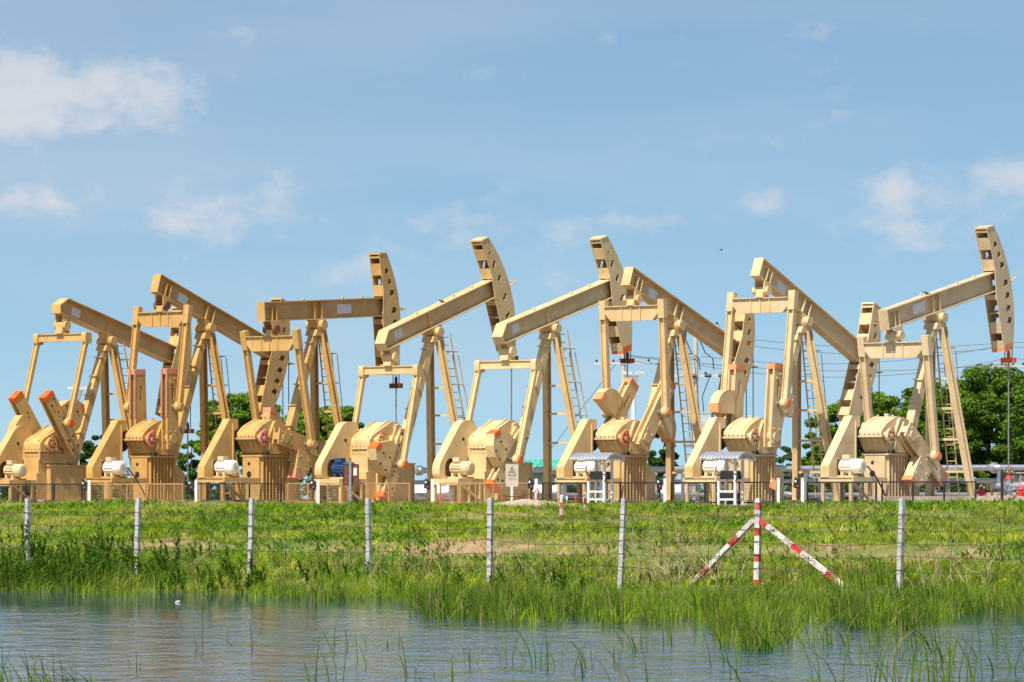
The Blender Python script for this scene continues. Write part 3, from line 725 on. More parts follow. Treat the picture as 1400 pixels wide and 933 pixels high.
    if A:
        cg.tube([l0+off+Vector((0,-.1,-.9)), l0.lerp(l1,.62)+off+Vector((0,-.1,-.3))], .026, 6)
        cg.tube([l0+off+Vector((0,.2,-.9)), l0.lerp(l1,.62)+off+Vector((0,.2,-.3))], .026, 6)
        for q in (.0, .2, .4, .6):
            p = l0.lerp(l1, q)+Vector((0,0,-.75)); cg.tube([p+Vector((.0,-.25,0)), p+off+Vector((0,-.1,0)), p+off+Vector((0,.2,0)), p+Vector((0,.22,0))], .024, 5)
    else:
        for dy in (-.28, .02, .30): cg.tube([l0.lerp(l1,.12)+Vector((.55,dy,0)), l0.lerp(l1,.68)+Vector((.55,dy,0))], .02, 6)
        for q in (.12, .3, .5, .68):
            p = l0.lerp(l1, q); cg.tube([p+Vector((0,-.24,0)), p+Vector((.4,-.34,0)), p+Vector((.58,0,0)), p+Vector((.4,.34,0)), p+Vector((0,.24,0))], .022, 5)
    cg.build('safety_cage', P, ldo)
    return t, B

UNITS = [
 (146,'A',-15.5,-36,'ochre','orange','ochre','motor_beige','ochre pump jack at the far left end of the row, twin orange-tipped cranks raised',True,None),
 (281,'B',-18.8,-1,'ochre_deep','coral','coral','motor_white','ochre pump jack with upright coral-banded cranks, second from the left',False,None),
 (433,'B',3.2,101,'ochre_dull','coral','coral','motor_white','ochre pump jack with its beam almost level, third from the left',True,None),
 (592,'A',18.6,204,'sand','orange','sand','motor_blue','sand pump jack with the blue motor and raised horsehead',True,None),
 (752,'A',16.2,221,'pale','orange','pale','motor_beige','sand pump jack behind the triangle warning sign, head raised',True,'orange'),
 (921,'B',-21.0,37,'buff','faded_orange','faded_orange','motor_white','cream pump jack with cranks leaning towards its head, beside a tin canopy',True,None),
 (1095,'B',-24.4,4,'cream','faded_orange','cream','motor_white','cream pump jack with the steepest beam and upright cranks, second from the right',True,None),
 (1279,'B',12.8,127,'cream_dull','faded_orange','cream_dull','motor_white','cream pump jack at the right end, its horsehead against the tall trees',True,'faded_orange'),
]
BEAMS = []
for u in UNITS: BEAMS.append(pumpjack(*u[:9], lobes=u[9], tip_head=u[10], size=1.06 if u[0] in (281, 433) else 1.0))     # two stand on taller posts

# ------------------------------------------------------------------ pad furniture
ROWZ = math.pi/2 - PHI           # local x points across the row (away), local -y along it to the right
RAILD = DROW - 7.9
def railing(pxa, pxb, mat, label, d=RAILD, h=.86, n=None, mesh=True):
    p0, p1 = row_pt(pxa, d), row_pt(pxb, d); L = (p1-p0).length; dr = (p1-p0)/L
    t = thing('railing', label, 'railing', p0, math.atan2(dr.y, dr.x), 'low railings in front of the pump jacks')
    n = n or max(2, round(L/1.6)); m = M[mat]
    for k in range(n+1): MB().box(k*L/n-.025, k*L/n+.025, -.025, .025, 0, h-.026).build('post', m, t)
    for z in (.10, h): MB().box(-.025, L+.025, -.025, .025, z-.025, z+.025).build('rail', m, t)
    if mesh:
        w = MB()
        for k in range(int(L/.07)): w.box(.035+k*.07, .035+k*.07+.007, -.003, .004, .125, h-.026)
        for k in range(10): w.box(.03, L-.03, -.007, -.003, .17+k*.066, .177+k*.066)
        tag(w.build('wire_mesh', m, t), kind='stuff')
    return t
railing(-40, 112, 'black', 'black mesh railing at the left edge of the photo')
railing(124, 250, 'rail_brown', 'tan mesh railing in front of the second pump jack from the left', n=5)
railing(256, 384, 'black', 'black mesh railing in front of the third pump jack from the left')
railing(394, 560, 'rail_brown', 'tan mesh railing in front of the blue motor', n=6)
railing(602, 724, 'rail_brown', 'tan mesh railing beside the triangle warning sign', n=5)
railing(742, 902, 'black', 'black mesh railing in front of the left tin canopy')
railing(918, 1058, 'black', 'black mesh railing in front of the right tin canopy')
railing(1104, 1198, 'black', 'black mesh railing left of the rightmost gear pedestal')
railing(1206, 1334, 'black', 'black mesh railing in front of the rightmost crank arm')

def switch_post(px, label, h=1.02, d=RAILD-.5, red=True, boxc='black', flip=1):
    t = thing('switch_post', label, 'switch post', row_pt(px, d), 0, 'white switch posts along the pad')
    MB().box(-.055, .055, -.05, .05, -.1, h).build('post', M['white'], t)
    b = MB().prism([(-.34,h-.34),(-.10,h-.46),(-.075,h-.10),(-.28,h+.05)] if flip > 0 else [(.075,h-.40),(.34,h-.40),(.34,h-.05),(.075,h-.05)], -.10, .06).build('switch_box', M[boxc], t)
    if red: MB().cyl((-.19*flip,-.10,h-.30),(-.19*flip,-.13,h-.30),.04,n=12).build('stop_button', M['red'], b)
    MB().box(-.26*flip-.03,-.26*flip+.03,-.115,-.10,h-.16,h-.08).build('gauge', M['plate'], b)
    MB().tube([(-.2*flip,0,h-.42),(-.22*flip,.05,h-.7),(-.1*flip,.08,.0)], .02, 5).build('conduit', M['dark'], t)
    return t
for px, lab, kw in ((122,'white switch post left of the second pump jack from the left',{}), (268,'white switch post left of the third pump jack from the left',{}),
                (435,'white switch post left of the blue motor',{}), (591,'white switch post left of the triangle warning sign',{}),
                (733,'white switch post right of the triangle warning sign',{}), (909,'white switch post between the two tin canopies',{}),
                (1064,'short white switch post with an orange box',dict(boxc='faded_orange', red=False)), (1097,'white switch post right of the orange boxed one',{})):
    switch_post(px, lab, **kw)
# rusty panel on a pipe
t = thing('panel_post', 'silver pipe post with a rusty steel panel in front of the blue motor', 'panel', row_pt(479, RAILD-.7))
MB().cyl((0,0,-.1),(0,0,1.72),.055,n=12).build('pipe', M['steel'], t, 40)
pn = MB().box(-.26,.30,.06,.11,.80,1.60).build('panel', M['rust'], t)
MB().box(-.30,-.262,.05,.12,.77,1.63).box(.302,.34,.05,.12,.77,1.63).box(-.262,.302,.05,.12,1.602,1.63).box(-.262,.302,.05,.12,.77,.798).build('panel_frame', M['black'], pn)
MB().box(.12,.26,.05,.058,1.18,1.48).build('paper_note', M['plate'], pn)
# warning sign
t = thing('warning_sign', 'weathered warning sign with a black triangle on a white post', 'sign', row_pt(700, RAILD-.8))
MB().cyl((0,0,-.1),(0,0,.72),.06,n=10).build('post', M['white'], t, 40)
sg = MB().prism(rounded([(-.25,.72),(.25,.72),(.25,1.60),(-.25,1.60)], .04, 2), -.015, .015).build('board', plain('sign_board_paint', (.52,.45,.35), .7, 0, .16), t)
tri = [(-.155,1.15),(.155,1.15),(0,1.52)]; tin = [(-.115,1.172),(.115,1.172),(0,1.447)]
MB().prism(tri, -.019, -.016, [tin]).build('triangle', M['black'], sg)
MB().prism([(.015,1.38),(-.045,1.27),(-.005,1.275),(-.02,1.20),(.045,1.30),(.005,1.297)], -.019, -.016).build('bolt_symbol', M['black'], sg)
for k, z in enumerate((1.05, .98)): MB().box(-.15+.02*k, .15-.02*k, -.018, -.0155, z, z+.03).build('text_line', plain('faded_print', (.30,.27,.22), .7), sg)

def canopy(px, label, d=RAILD-.55, top=2.02, roof=(-.66,1.14), fr=(0,.74)):
    t = thing('control_stand', label, 'control stand', row_pt(px, d), math.atan2(-SP, CP), 'control stands under tin canopies'); W = M['white']
    x0, x1 = fr
    for x in (x0, x1):
        for y in (-.25, .25): MB().box(x-.045, x+.045, y-.045, y+.045, -.1, (.92 if x == x0 else 1.75) if y < 0 else 1.75).build('post', W, t)
    for y in (-.25, .25):
        for z in (.22, .52): MB().box(x0+.046, x1-.046, y-.03, y+.03, z-.035, z+.035).build('crossbar', W, t)
    MB().box(x0-.03, x1+.03, -.28, .28, .90, .94).build('shelf', M['black'], t) if False else None
    bx = MB().prism(rounded([(x0+.07,.98),(x1-.02,.98),(x1-.06,1.30),(x0+.10,1.30)], .03, 2), -.30, .20).build('control_box', M['black'], t)
    MB().tube([(x1-.05,-.28,1.20),(x1+.18,-.30,1.12),(x1+.05,-.3,.9)], .03, 6).build('cable', M['dark'], bx)
    MB().tube([(x0+.07,-.28,1.2),(x0-.25,-.1,1.3),(x0-.5,.3,1.5)], .02, 6).build('cable', M['dark'], bx)
    # curved corrugated roof, ridge along x
    rx0, rx1 = roof; nu = 88; nv = 12; vs = []; fs = []
    for i in range(nu+1):
        x = rx0 + (rx1-rx0)*i/nu; cr = .007*math.cos(2*math.pi*i/nu*11)
        for j in range(nv+1):
            a = R(-52 + 104*j/nv); vs.append((x + .0*j, (.78+cr)*math.sin(a), top - .50 + (.78+cr)*math.cos(a)*.86 - .17))
    for i in range(nu):
        for j in range(nv): q = i*(nv+1)+j; fs.append((q, q+nv+1, q+nv+2, q+1))
    rf = MB().add(vs, fs).build('canopy_roof', M['zinc_sheet'], t)
    sm = rf.modifiers.new('thick', 'SOLIDIFY'); sm.thickness = .008
    for x in (rx0+.05, (rx0+rx1)/2, rx1-.05):
        MB().tube([(x, .75*math.sin(R(a)), top-.705+.75*math.cos(R(a))*.86) for a in range(-52, 53, 13)], .022, 6).build('roof_bow', M['white'], rf)
        MB().box(x-.02,x+.02,-.58,.58,top-.335,top-.295).build('roof_tie', M['white'], rf)
    MB().bar((x1,0,1.45),((rx0+rx1)/2,0,top-.32),.05,.05).build('roof_strut', W, t)
    return t, fr
c1, _ = canopy(810, 'control stand under a curved tin canopy, left of the two')
c2, _ = canopy(988, 'control stand under a curved tin canopy, right of the two, two black boxes')
MB().box(.05,.65,-.27,.22,.23,.46).build('control_box', M['black'], c2)
MB().box(.30,.50,.05,.35,.0,.95).build('grey_cabinet', M['steel'], c1)

# pipe rack behind the wells
RACKD = DROW + 8.6
pA, pB = row_pt(520, RACKD), row_pt(1460, RACKD); LR = (pB-pA).length; ang = math.atan2((pB-pA).y, (pB-pA).x)
for i, (z, r, off, lab) in enumerate(((1.50,.13,0,'topmost silver pipe running behind the pump jacks'), (.98,.095,.5,'middle silver pipe running behind the pump jacks'), (.42,.085,-.3,'lowest silver pipe running behind the pump jacks'))):
    t = thing('pipeline', lab, 'pipe', pA + Vector((SP*off, CP*off, z)), ang, 'silver pipelines behind the pump jacks')
    MB().cyl((0,0,0),(LR,0,0),r,n=14).build('pipe', M['steel'], t, 40)
    k = 2.2 + i
    while k < LR:
        MB().cyl((k-.09,0,0),(k+.09,0,0),r*1.75,n=16).build('flange', M['steel'], t, 40)
        MB().cyl((k-.30,0,0),(k-.09,0,0),r*1.02,r*1.3,n=14,caps=False).cyl((k+.09,0,0),(k+.30,0,0),r*1.3,r*1.02,n=14,caps=False).build('flange_neck', M['steel'], t, 40)
        k += 5.9
k = 1.2; i = 0
while k < LR:
    q = pA.lerp(pB, k/LR)
    t = thing('pipe_support', ['first','second','third','fourth','fifth','sixth','seventh','eighth','ninth','tenth','eleventh','twelfth','thirteenth'][i] + ' steel frame from the left carrying the silver pipes', 'pipe support', q, ang, 'frames under the silver pipelines')
    for y in (-.45, .65): MB().box(-.06,.06,y-.06,y+.06,0,1.34).build('upright', M['steel'], t)
    for z in (.30, .86, 1.345): MB().box(-.05,.05,-.39,.59,z-.025,z+.025).build('crossbar', M['steel'], t)
    k += 3.1; i += 1
# wellheads below the rods
fw = Vector((math.sin(AX), math.cos(AX), 0))
for j in range(3, 8):
    px = UNITS[j][0]; q = row_pt(px, DROW) + fw*(A_+.04)
    lab = ['blue-motor pump jack','pump jack behind the warning sign','left canopied pump jack','second pump jack from the right','rightmost pump jack'][j-3]
    t = thing('wellhead', 'small steel wellhead under the rod of the ' + lab, 'wellhead', q, math.pi/2-AX, 'wellheads under the polished rods')
    MB().cyl((0,0,0),(0,0,.55),.16,n=14).cyl((0,0,.30),(0,0,.36),.24,n=14).cyl((0,0,.55),(0,0,.61),.24,n=14).build('casing_head', M['steel'], t, 40)
    MB().cyl((0,0,.61),(0,0,1.05),.10,n=12).cyl((-.5,0,.80),(.5,0,.80),.07,n=12).build('tee', M['steel'], t, 40)
    MB().cyl((0,0,1.05),(0,0,1.25),.13,.06,n=12).build('stuffing_box', M['red'], t, 40)
    wv = MB().cyl((.34,0,.80),(.34,0,1.05),.03,n=8).build('valve_stem', M['yellow'], t)
    MB().cyl((.34,0,1.05),(.34,0,1.08),.13,n=16).build('hand_wheel', M['red'], wv)
# valve skid, hydrants and gate posts at the right
q = row_pt(1388, DROW + 5.6)
t = thing('separator_vessel', 'horizontal steel vessel with a yellow end at the right edge', 'vessel', q, ang)
MB().cyl((-1.0,0,.72),(.6,0,.72),.20,n=18).cyl((-1.0,0,.72),(-1.18,0,.72),.20,.09,n=18).cyl((.6,0,.72),(.62,0,.72),.27,n=18).build('shell', M['steel'], t, 40)
MB().cyl((-1.18,0,.72),(-1.26,0,.72),.15,n=14).cyl((-1.06,0,.0),(-1.06,0,.60),.05,n=8).build('yellow_end', M['yellow'], t, 40)
MB().box(-.6,-.5,-.12,.12,0,.56).box(.2,.3,-.12,.12,0,.56).build('saddle', M['steel'], t)
MB().cyl((-.25,0,.9),(-.25,0,1.42),.05,n=10).cyl((-.25,0,1.30),(-.25,0,1.55),.13,.03,n=10).build('relief_valve', M['faded_orange'], t, 40)
MB().cyl((.25,0,.9),(.25,0,1.25),.06,n=10).cyl((.05,0,1.25),(.9,0,1.25),.05,n=10).build('riser', M['steel'], t, 40)
for px, dd, lab in ((1342, 4.2, 'small red hydrant beside the right end railing'), (1396, 3.6, 'small red hydrant at the right edge of the photo')):
    t = thing('hydrant', lab, 'hydrant', row_pt(px, DROW+dd), 0, 'red hydrants at the right')
    MB().cyl((0,0,0),(0,0,.62),.09,n=12).cyl((0,0,.62),(0,0,.76),.12,.04,n=12).build('barrel', M['red'], t, 40)
    MB().cyl((-.2,0,.48),(.2,0,.48),.06,n=10).build('outlet', M['red'], t, 40)
    MB().cyl((0,0,.76),(0,0,1.3),.015,n=6).build('marker_rod', M['red'], t)
for px, lab, n in ((1370, 'black steel gate post right of the rightmost pump jack', 0),):
    t = thing('gate_post', lab, 'gate post', row_pt(px, RAILD+.2)); MB().box(-.05,.05,-.05,.05,0,1.25).box(.05,.95,-.02,.02,1.10,1.16).build('post', M['black'], t)
    MB().cyl((0,0,1.25),(0,0,1.29),.05,n=8).build('cap', M['black'], t)
for k, (px, mt, h) in enumerate(((1342,'ochre',.36),(1359,'yellow',.40),(1376,'ochre',.38),(1392,'coral',.36),(1384,'ochre',.30))):
    t = thing('pipe_block', ['ochre block','yellow block','ochre block beside the gate post','coral block','small ochre block'][k] + ' supporting the low pipes at the right', 'block', row_pt(px, DROW+2.5+.4*k), ang, 'pipe support blocks at the right')
    MB().prism([(-.28,0),(.28,0),(.22,h),(.08,h),(.08,h-.06),(-.08,h-.06),(-.08,h),(-.22,h)], -.15, .15).build('block', M[mt], t)

# chain posts on the slope and gravel heap
def slope_pt(px, d):
    p = row_pt(px, d); p.z = float(ground_z(p.x, p.y)); return p
for px, d, h, lab in ((735,99.5,.58,'slim red and white chain post, leftmost of three on the bank'), (768,97.5,.62,'thicker red and white chain post in the middle of the bank'), (800,99.0,.62,'slim red and white chain post, rightmost of three on the bank')):
    p = slope_pt(px, d); t = thing('chain_post', lab, 'chain post', p, 0, 'red and white chain posts on the bank')
    r = .055 if px == 768 else .032
    MB().cyl((0,0,-.2),(0,0,h),r,n=10).build('post', M['stripe_small'], t, 40)
    MB().cyl((0,0,h),(0,0,h+.03),r*1.2,r*.6,n=10).build('cap', M['orange'] if px != 768 else M['white'], t, 40)
def sag(a, b, s, n=14): return [a.lerp(b, k/n) - Vector((0,0,s*4*(k/n)*(1-k/n))) for k in range(n+1)]
P3 = [slope_pt(px, d) + Vector((0,0,h-.04)) for px, d, h in ((735,99.5,.58),(768,97.5,.62),(800,99.0,.62))]
tg = MB().tube(sag(P3[0]+Vector((-1.0,.3,-.12)), P3[0], .1), .014, 5).tube(sag(P3[0], P3[1], .16), .014, 5).tube(sag(P3[1], P3[2], .16), .014, 5)
tag(tg.build('chain', M['rust']), 'rusty chain hanging between the red and white posts', 'chain')
hp = slope_pt(722, 102.4); vs = []; fs = []; NU, NV = 26, 9
for i in range(NU):
    for j in range(NV+1):
        a = 2*math.pi*i/NU; r = j/NV; ex = 2.1*r*math.cos(a)*(1+.18*math.sin(3*a)); ey = 1.6*r*math.sin(a)*(1+.15*math.cos(2*a))
        vs.append((ex, ey, .26*(1-r)**.8 - .10 + random.uniform(-.025,.025)))
for i in range(NU):
    for j in range(NV):
        a, b = i*(NV+1)+j, ((i+1) % NU)*(NV+1)+j; fs.append((a, a+1, b+1, b))
o = MB().add(vs, fs).build('gravel_heap', plain('pinkish_gravel', (.46,.35,.26), .95, 0, .3, 9, .03), None, 80); o.location = hp; o.rotation_euler = (0,0,ang)
tag(o, 'low heap of pale gravel at the top of the bank below the warning sign', 'gravel heap')
for k, (px, mt) in enumerate(((686,'red'),(707,'red'),(787,'red'),(775,'white'),(512,'red'),(603,'red'))):
    t = thing('marker_peg', ['red marker peg just left of the warning sign','red marker peg just right of the warning sign','red marker peg left of the left tin canopy','white marker peg beside a red one','red marker peg near the blue motor','red marker peg by the switch post near the sign'][k], 'marker peg', row_pt(px, RAILD-1.0), 0, 'short marker pegs along the pad')
    MB().cyl((0,0,-.1),(0,0,.33),.035,n=8).cyl((0,0,.33),(0,0,.36),.035,.02,n=8).build('peg', M[mt], t, 40)

# ------------------------------------------------------------------ far side: poles, wires, shed
def power_pole(px, Y, h, label, arms, lean=0):
    t = thing('power_pole', label, 'power pole', img_pt(px, Y), R(-18), 'concrete power poles behind the wells')
    MB().cyl((0,0,-.2),(0,0,h),.19,.12,n=10).build('pole', M['pole'], t, 40)
    for z, L in arms:
        a = MB().box(-L/2, L/2, -.16, -.05, z-.06, z+.06).build('crossarm', M['pole'], t)
        for k in (-.46, -.16, .16, .46):
            MB().cyl((k*L,-.1,z+.06),(k*L,-.1,z+.20),.05,n=8).cyl((k*L,-.1,z+.10),(k*L,-.1,z+.13),.085,n=8).build('insulator', M['insul'], a, 40)
    return t
YP1, YP2 = 238, 262
p1 = power_pole(951, YP1, 9.9, 'concrete power pole with hanging cables behind the sixth pump jack', ((9.3, 2.6), (6.7, 3.6)))
MB().box(.25,1.05,-.75,-.2,3.8,4.7).box(.22,1.08,-.78,-.17,4.70,4.78).build('transformer', plain('transformer_grey', (.40,.44,.47), .6), p1)
for k in range(4):
    x = -.5 + k*.75
    MB().tube([(x,-.2,9.2),(x+.05,-.3,8.6),(x+.35,-.3,7.9),(x+.75,-.25,7.6),(x+.8,-.2,7.0)], .03, 6).build('dropper', M['dark'], p1)
    MB().tube([(x+.6,-.2,6.7),(x+.2,-.3,5.6),(x+.3,-.3,4.6),(x+.7,-.3,4.2)], .025, 6).build('dropper', M['dark'], p1)
    MB().cyl((x,-.2,9.15),(x+.03,-.28,8.75),.06,n=8).cyl((x+.3,-.15,6.7),(x+.65,-.15,6.7),.09,n=8).build('fuse', M['insul'], p1)
p2 = power_pole(1378, YP2, 8.8, 'concrete power pole behind the rightmost horsehead', ((7.9, 2.0),))
for s in (-1, 1):
    for y in (-.1,): MB().cyl((s*.35,y,7.75),(s*.95,y,7.45),.12,.09,n=10).build('strain_insulator', M['insul'], p2, 40)
p3 = power_pole(852, 246, 8.3, 'concrete power pole whose crossarm shows beside the sixth pump jack', ((7.6, 3.2),))
def wire(a, b, s, label):
    o = MB().tube(sag(Vector(a), Vector(b), s, 20), .015, 5).build('overhead_wire', M['cable'])
    return tag(o, label, 'wire', 'overhead wires behind the wells')
for k, (y0, y1, s, Y) in enumerate(((455,468,.5,238),(463,474,.6,238.6),(487,470,.7,237.4),(497,497,.4,239),(500,489,.8,236.5))):
    a = img_pt(958, Y, CAMZ + (682-y0)/F*Y); b = img_pt(1381, Y-2, CAMZ + (682-y1)/F*(Y-2)); wire(a, b, s, ['topmost','second','third','fourth','lowest'][k] + ' overhead wire between the middle pole and the right pole')
for k, (y1, y2, s) in enumerate(((468,448,.3),(474,455,.4),(489,476,.5))):
    a = img_pt(1381, 236, CAMZ + (682-y1)/F*236); b = img_pt(1640, 232, CAMZ + (682-y2)/F*232); wire(a, b, s, ['topmost','middle','lowest'][k] + ' overhead wire leaving the photo at the right edge')
for k, (y1, y2, s) in enumerate(((486,492,.1),(490,497,.2),(484,488,.15))):
    a = img_pt(852, 246, CAMZ + (682-y1)/F*246); b = img_pt(951, 238, CAMZ + (682-y2)/F*238); wire(a, b, s, ['middle','lowest','topmost'][k] + ' overhead wire joining the left pole to the middle pole')
a = img_pt(852, 246, CAMZ + (682-484)/F*246); b = img_pt(700, 262, .2); wire(a, b, .05, 'slanting guy wire left of the left power pole')
def lamp_pole(px, Y, topy, label):
    h = CAMZ + (682-topy)/F*Y
    t = thing('lamp_pole', label, 'lamp pole', img_pt(px, Y), 0, 'floodlight poles behind the wells')
    MB().cyl((0,0,-.2),(0,0,h),.15,.09,n=12).build('pole', M['white'], t, 40)
    MB().prism([(-.28,h),(.28,h),(.12,h-.55),(-.12,h-.55)], -.2, .2).build('bracket', M['steel'], t)
    for s in (-1, 1): MB().box(s*.32-.24, s*.32+.24, -.25, .1, h+.05, h+.22).build('floodlight', M['wall'], t)
    return t
lamp_pole(866, 232, 514, 'white floodlight pole behind the cranks of the sixth pump jack')
lamp_pole(106, 262, 534, 'pale floodlight pole behind the far left pump jack')
# shed with the green roof
Y = 300; q = img_pt(700, Y); t = thing('shed', 'low shed with a green corrugated roof far behind the wells', 'shed', q, R(4))
zr0, zr1 = CAMZ + (682-645)/F*Y, CAMZ + (682-628)/F*Y
MB().box(-2.0,3.6,.3,6,-.1,zr0-.05).build('wall', M['wall'], t)
rv = MB(); n = 60
vs = []
for i in range(n+1):
    x = -2.6 + 6.6*i/n; w = .03*math.cos(i*2.1)
    vs += [(x,-.4,zr0+w),(x,3.2,zr1+w),(x,6.6,zr0+w)]
rv.add(vs, [(3*i+j, 3*i+3+j, 3*i+4+j, 3*i+1+j) for i in range(n) for j in (0, 1)])
rf = rv.build('roof', M['green_roof'], t); md = rf.modifiers.new('thick', 'SOLIDIFY'); md.thickness = .05
for x in (-2.2, 0, 2.2, 3.7): MB().box(x-.07,x+.07,-.3,-.16,-.1,zr0-.04).build('post', M['black'], t)
# a second low roof line and parked tanks behind the rack, seen in the gaps
for px, Y, w, h, lab in ((580,262,3.2,1.0,'low white tank seen between the fourth and fifth pump jacks'), (900,255,3.4,1.0,'low white tank seen between the two tin canopies'), (738,258,2.4,1.0,'low white tank right of the warning sign')):
    t = thing('storage_tank', lab, 'tank', img_pt(px, Y), 0, 'low white tanks behind the pipes')
    MB().cyl((-w/2,0,h*.55),(w/2,0,h*.55),h*.5,n=18).cyl((-w/2-.2,0,h*.55),(-w/2,0,h*.55),h*.25,h*.5,n=18).cyl((w/2,0,h*.55),(w/2+.2,0,h*.55),h*.5,h*.25,n=18).build('shell', M['white'], t, 40)
    for s in (-1, 1): MB().box(s*w*.3-.1,s*w*.3+.1,-.3,.3,-.05,h*.2).build('saddle', M['concrete'], t)
# dark plinth wall behind the right hand units
t = tag(MB().box(0,9.5,0,.25,-.05,.34).build('low_kerb', M['concrete']), 'low brown concrete kerb below the rightmost pump jack', 'kerb')
t.location = row_pt(1188, RAILD+.9); t.rotation_euler = (0,0,ang)

# ------------------------------------------------------------------ blades, leaves
def blades(name, P, h, w, yaw, lean, col, mat, bend=.5, segs=2):
    """every blade a tapering strip; P (n,3), all else (n,)"""
    n = len(P); dx, dy = np.cos(yaw), np.sin(yaw)
    wx, wy = -np.sin(yaw+.9), np.cos(yaw+.9)
    rows = []
    for k in range(segs+1):
        q = k/segs; hz = h*q*(1-.18*lean*q); off = h*lean*(q**(1+bend*2))
        c = np.stack([P[:,0]+dx*off, P[:,1]+dy*off, P[:,2]+hz], -1)
        ww = w*(1-.92*q**1.6)/2
        if k == segs: rows.append(c[:,None,:])
        else:
            d = np.stack([wx*ww, wy*ww, 0*ww], -1); rows.append(np.stack([c-d, c+d], 1))
    co = np.concatenate(rows, 1); m = co.shape[1]
    base = (np.arange(n)*m)[:,None]
    quads = []
    for k in range(segs-1): quads.append(base + np.array([[2*k, 2*k+1, 2*k+3, 2*k+2]]))
    tri = base + np.array([[2*(segs-1), 2*(segs-1)+1, 2*segs]])
    Q = np.concatenate(quads, 0) if quads else np.zeros((0,4), int)
    return mesh_np(name, co.reshape(-1,3), Q, tri, np.repeat(col, m, 0), mat)
def mesh_np(name, co, Q, T, col, mat):
    me = bpy.data.meshes.new(name); me.vertices.add(len(co)); me.vertices.foreach_set('co', np.ascontiguousarray(co, np.float32).ravel())
    li = np.concatenate([Q.ravel(), T.ravel()]).astype(np.int32)
    ls = np.concatenate([np.arange(len(Q))*4, len(Q)*4 + np.arange(len(T))*3]).astype(np.int32)
    me.loops.add(len(li)); me.loops.foreach_set('vertex_index', li)
    me.polygons.add(len(ls)); me.polygons.foreach_set('loop_start', ls)
    me.update(calc_edges=True)
    at = me.color_attributes.new('Col', 'FLOAT_COLOR', 'POINT')
    c4 = np.concatenate([np.clip(col, 0, 1), np.ones((len(col),1))], 1).astype(np.float32); at.data.foreach_set('color', c4.ravel())
    me.materials.append(mat); return me
def proj(x, y, z): return 700 + F*x/y, 682 - F*(z-CAMZ)/y
def lerpc(a, b, t): return np.asarray(a)[None]*(1-t[:,None]) + np.asarray(b)[None]*t[:,None]

def in_view(n, d0, d1, ua, ub, pad=40):
    u = RNG.uniform(ua, ub, n); d = RNG.uniform(d0, d1, n)
    x = u*CP + d*SP; y = -u*SP + d*CP
    px = 700 + F*x/np.maximum(y, 1); k = (px > -pad-60) & (px < 1400+pad+60); return x[k], y[k], u[k], d[k]
# turf of the bank: tufts whose blades fan out, over a thin even growth
def tufts(u, d, per, rad, hgt):
    """blades of the tufts rooted at (u, d); returns x, y, h, yaw, index of the tuft"""
    n = len(u); idx = np.repeat(np.arange(n), per); m = len(idx)
    a = RNG.uniform(0, 6.283, m); r = rad[idx]*np.sqrt(RNG.random(m))
    uu = u[idx] + r*np.cos(a); dd = d[idx] + r*np.sin(a)
    x = uu*CP + dd*SP; y = -uu*SP + dd*CP
    return x, y, hgt[idx]*RNG.uniform(.45, 1.1, m)*(1-.35*r/rad[idx]), a - PHI + RNG.normal(0, .7, m), idx, uu, dd
def bareness(u, d):
    b = (np.exp(-((d-80.0+(vnoise(u,d*0,5,3)-.5)*2.2)/1.2)**2))*np.clip((fbm(u, d*0, 6, 40)-.36)*4, 0, 1)*np.clip((-50-u)/12, .25, 1)
    return np.maximum(b, np.clip((fbm(u*.7, d*2, 3.2, 44)-.66)*6, 0, .8))
def turf_colour(u, d, n, bare):
    t = np.clip(RNG.random(n)*.55 + (fbm(u,d,2.2,55)-.33)*1.3, 0, 1)
    col = lerpc((.10,.22,.012), (.55,.64,.035), t)
    dry = np.clip((fbm(u, d, 4.5, 21)-.46)*3.0, 0, .7)*(RNG.random(n) < .6) + (RNG.random(n) < .07)*.75 + bare*.6
    dry = np.clip(dry, 0, 1)[:,None]; return col*(1-dry) + np.array([[.58,.46,.19]])*dry
x, y, u, d = in_view(260000, 66, 107.5, -100, -28); bare = bareness(u, d)
k = RNG.random(len(x)) > bare*.80
x, y, u, d, bare = [a[k] for a in (x, y, u, d, bare)]; n = len(x); z = ground_z(x, y)-.01
h = RNG.uniform(.05, .13, n)*np.clip(1 - .4*np.clip((d-101)/5, 0, 1), .4, 1)
tag(link('grass', blades('grass', np.stack([x,y,z],-1), h, RNG.uniform(.014,.030,n), RNG.uniform(0,6.28,n), RNG.uniform(.15,.95,n), turf_colour(u, d, n, bare), M['grass'])), 'short bright green grass covering the bank', 'grass', kind='stuff')
x, y, u, d = in_view(26000, 66, 107, -100, -28); bare = bareness(u, d)
k = (RNG.random(len(x)) > bare*.72) & (RNG.random(len(x)) < np.clip(.25 + 2.0*(fbm(u, d, 3.0, 31)-.32), .08, 1))
u, d = u[k], d[k]; hg = RNG.uniform(.12, .40, len(u))*(.6+.9*fbm(u, d, 4.0, 33)); hg *= np.clip(1 - .55*np.clip((d-99)/6, 0, 1), .4, 1)
ct = turf_colour(u, d, len(u), np.zeros(len(u)))
x, y, h, yw, idx, uu, dd = tufts(u, d, 15, RNG.uniform(.10, .26, len(u)), hg); n = len(x); z = ground_z(x, y)-.01
sh = RNG.uniform(.38, 1.25, len(u)); col = ct[idx]*(sh[idx]*RNG.uniform(.75, 1.2, n))[:,None]
tag(link('grass_tufts', blades('grass_tufts', np.stack([x,y,z],-1), h, RNG.uniform(.012,.028,n), yw, RNG.uniform(.25,1.2,n), col, M['grass'], .6)), 'thicker tufts of green and straw coloured grass on the bank', 'grass', kind='stuff')
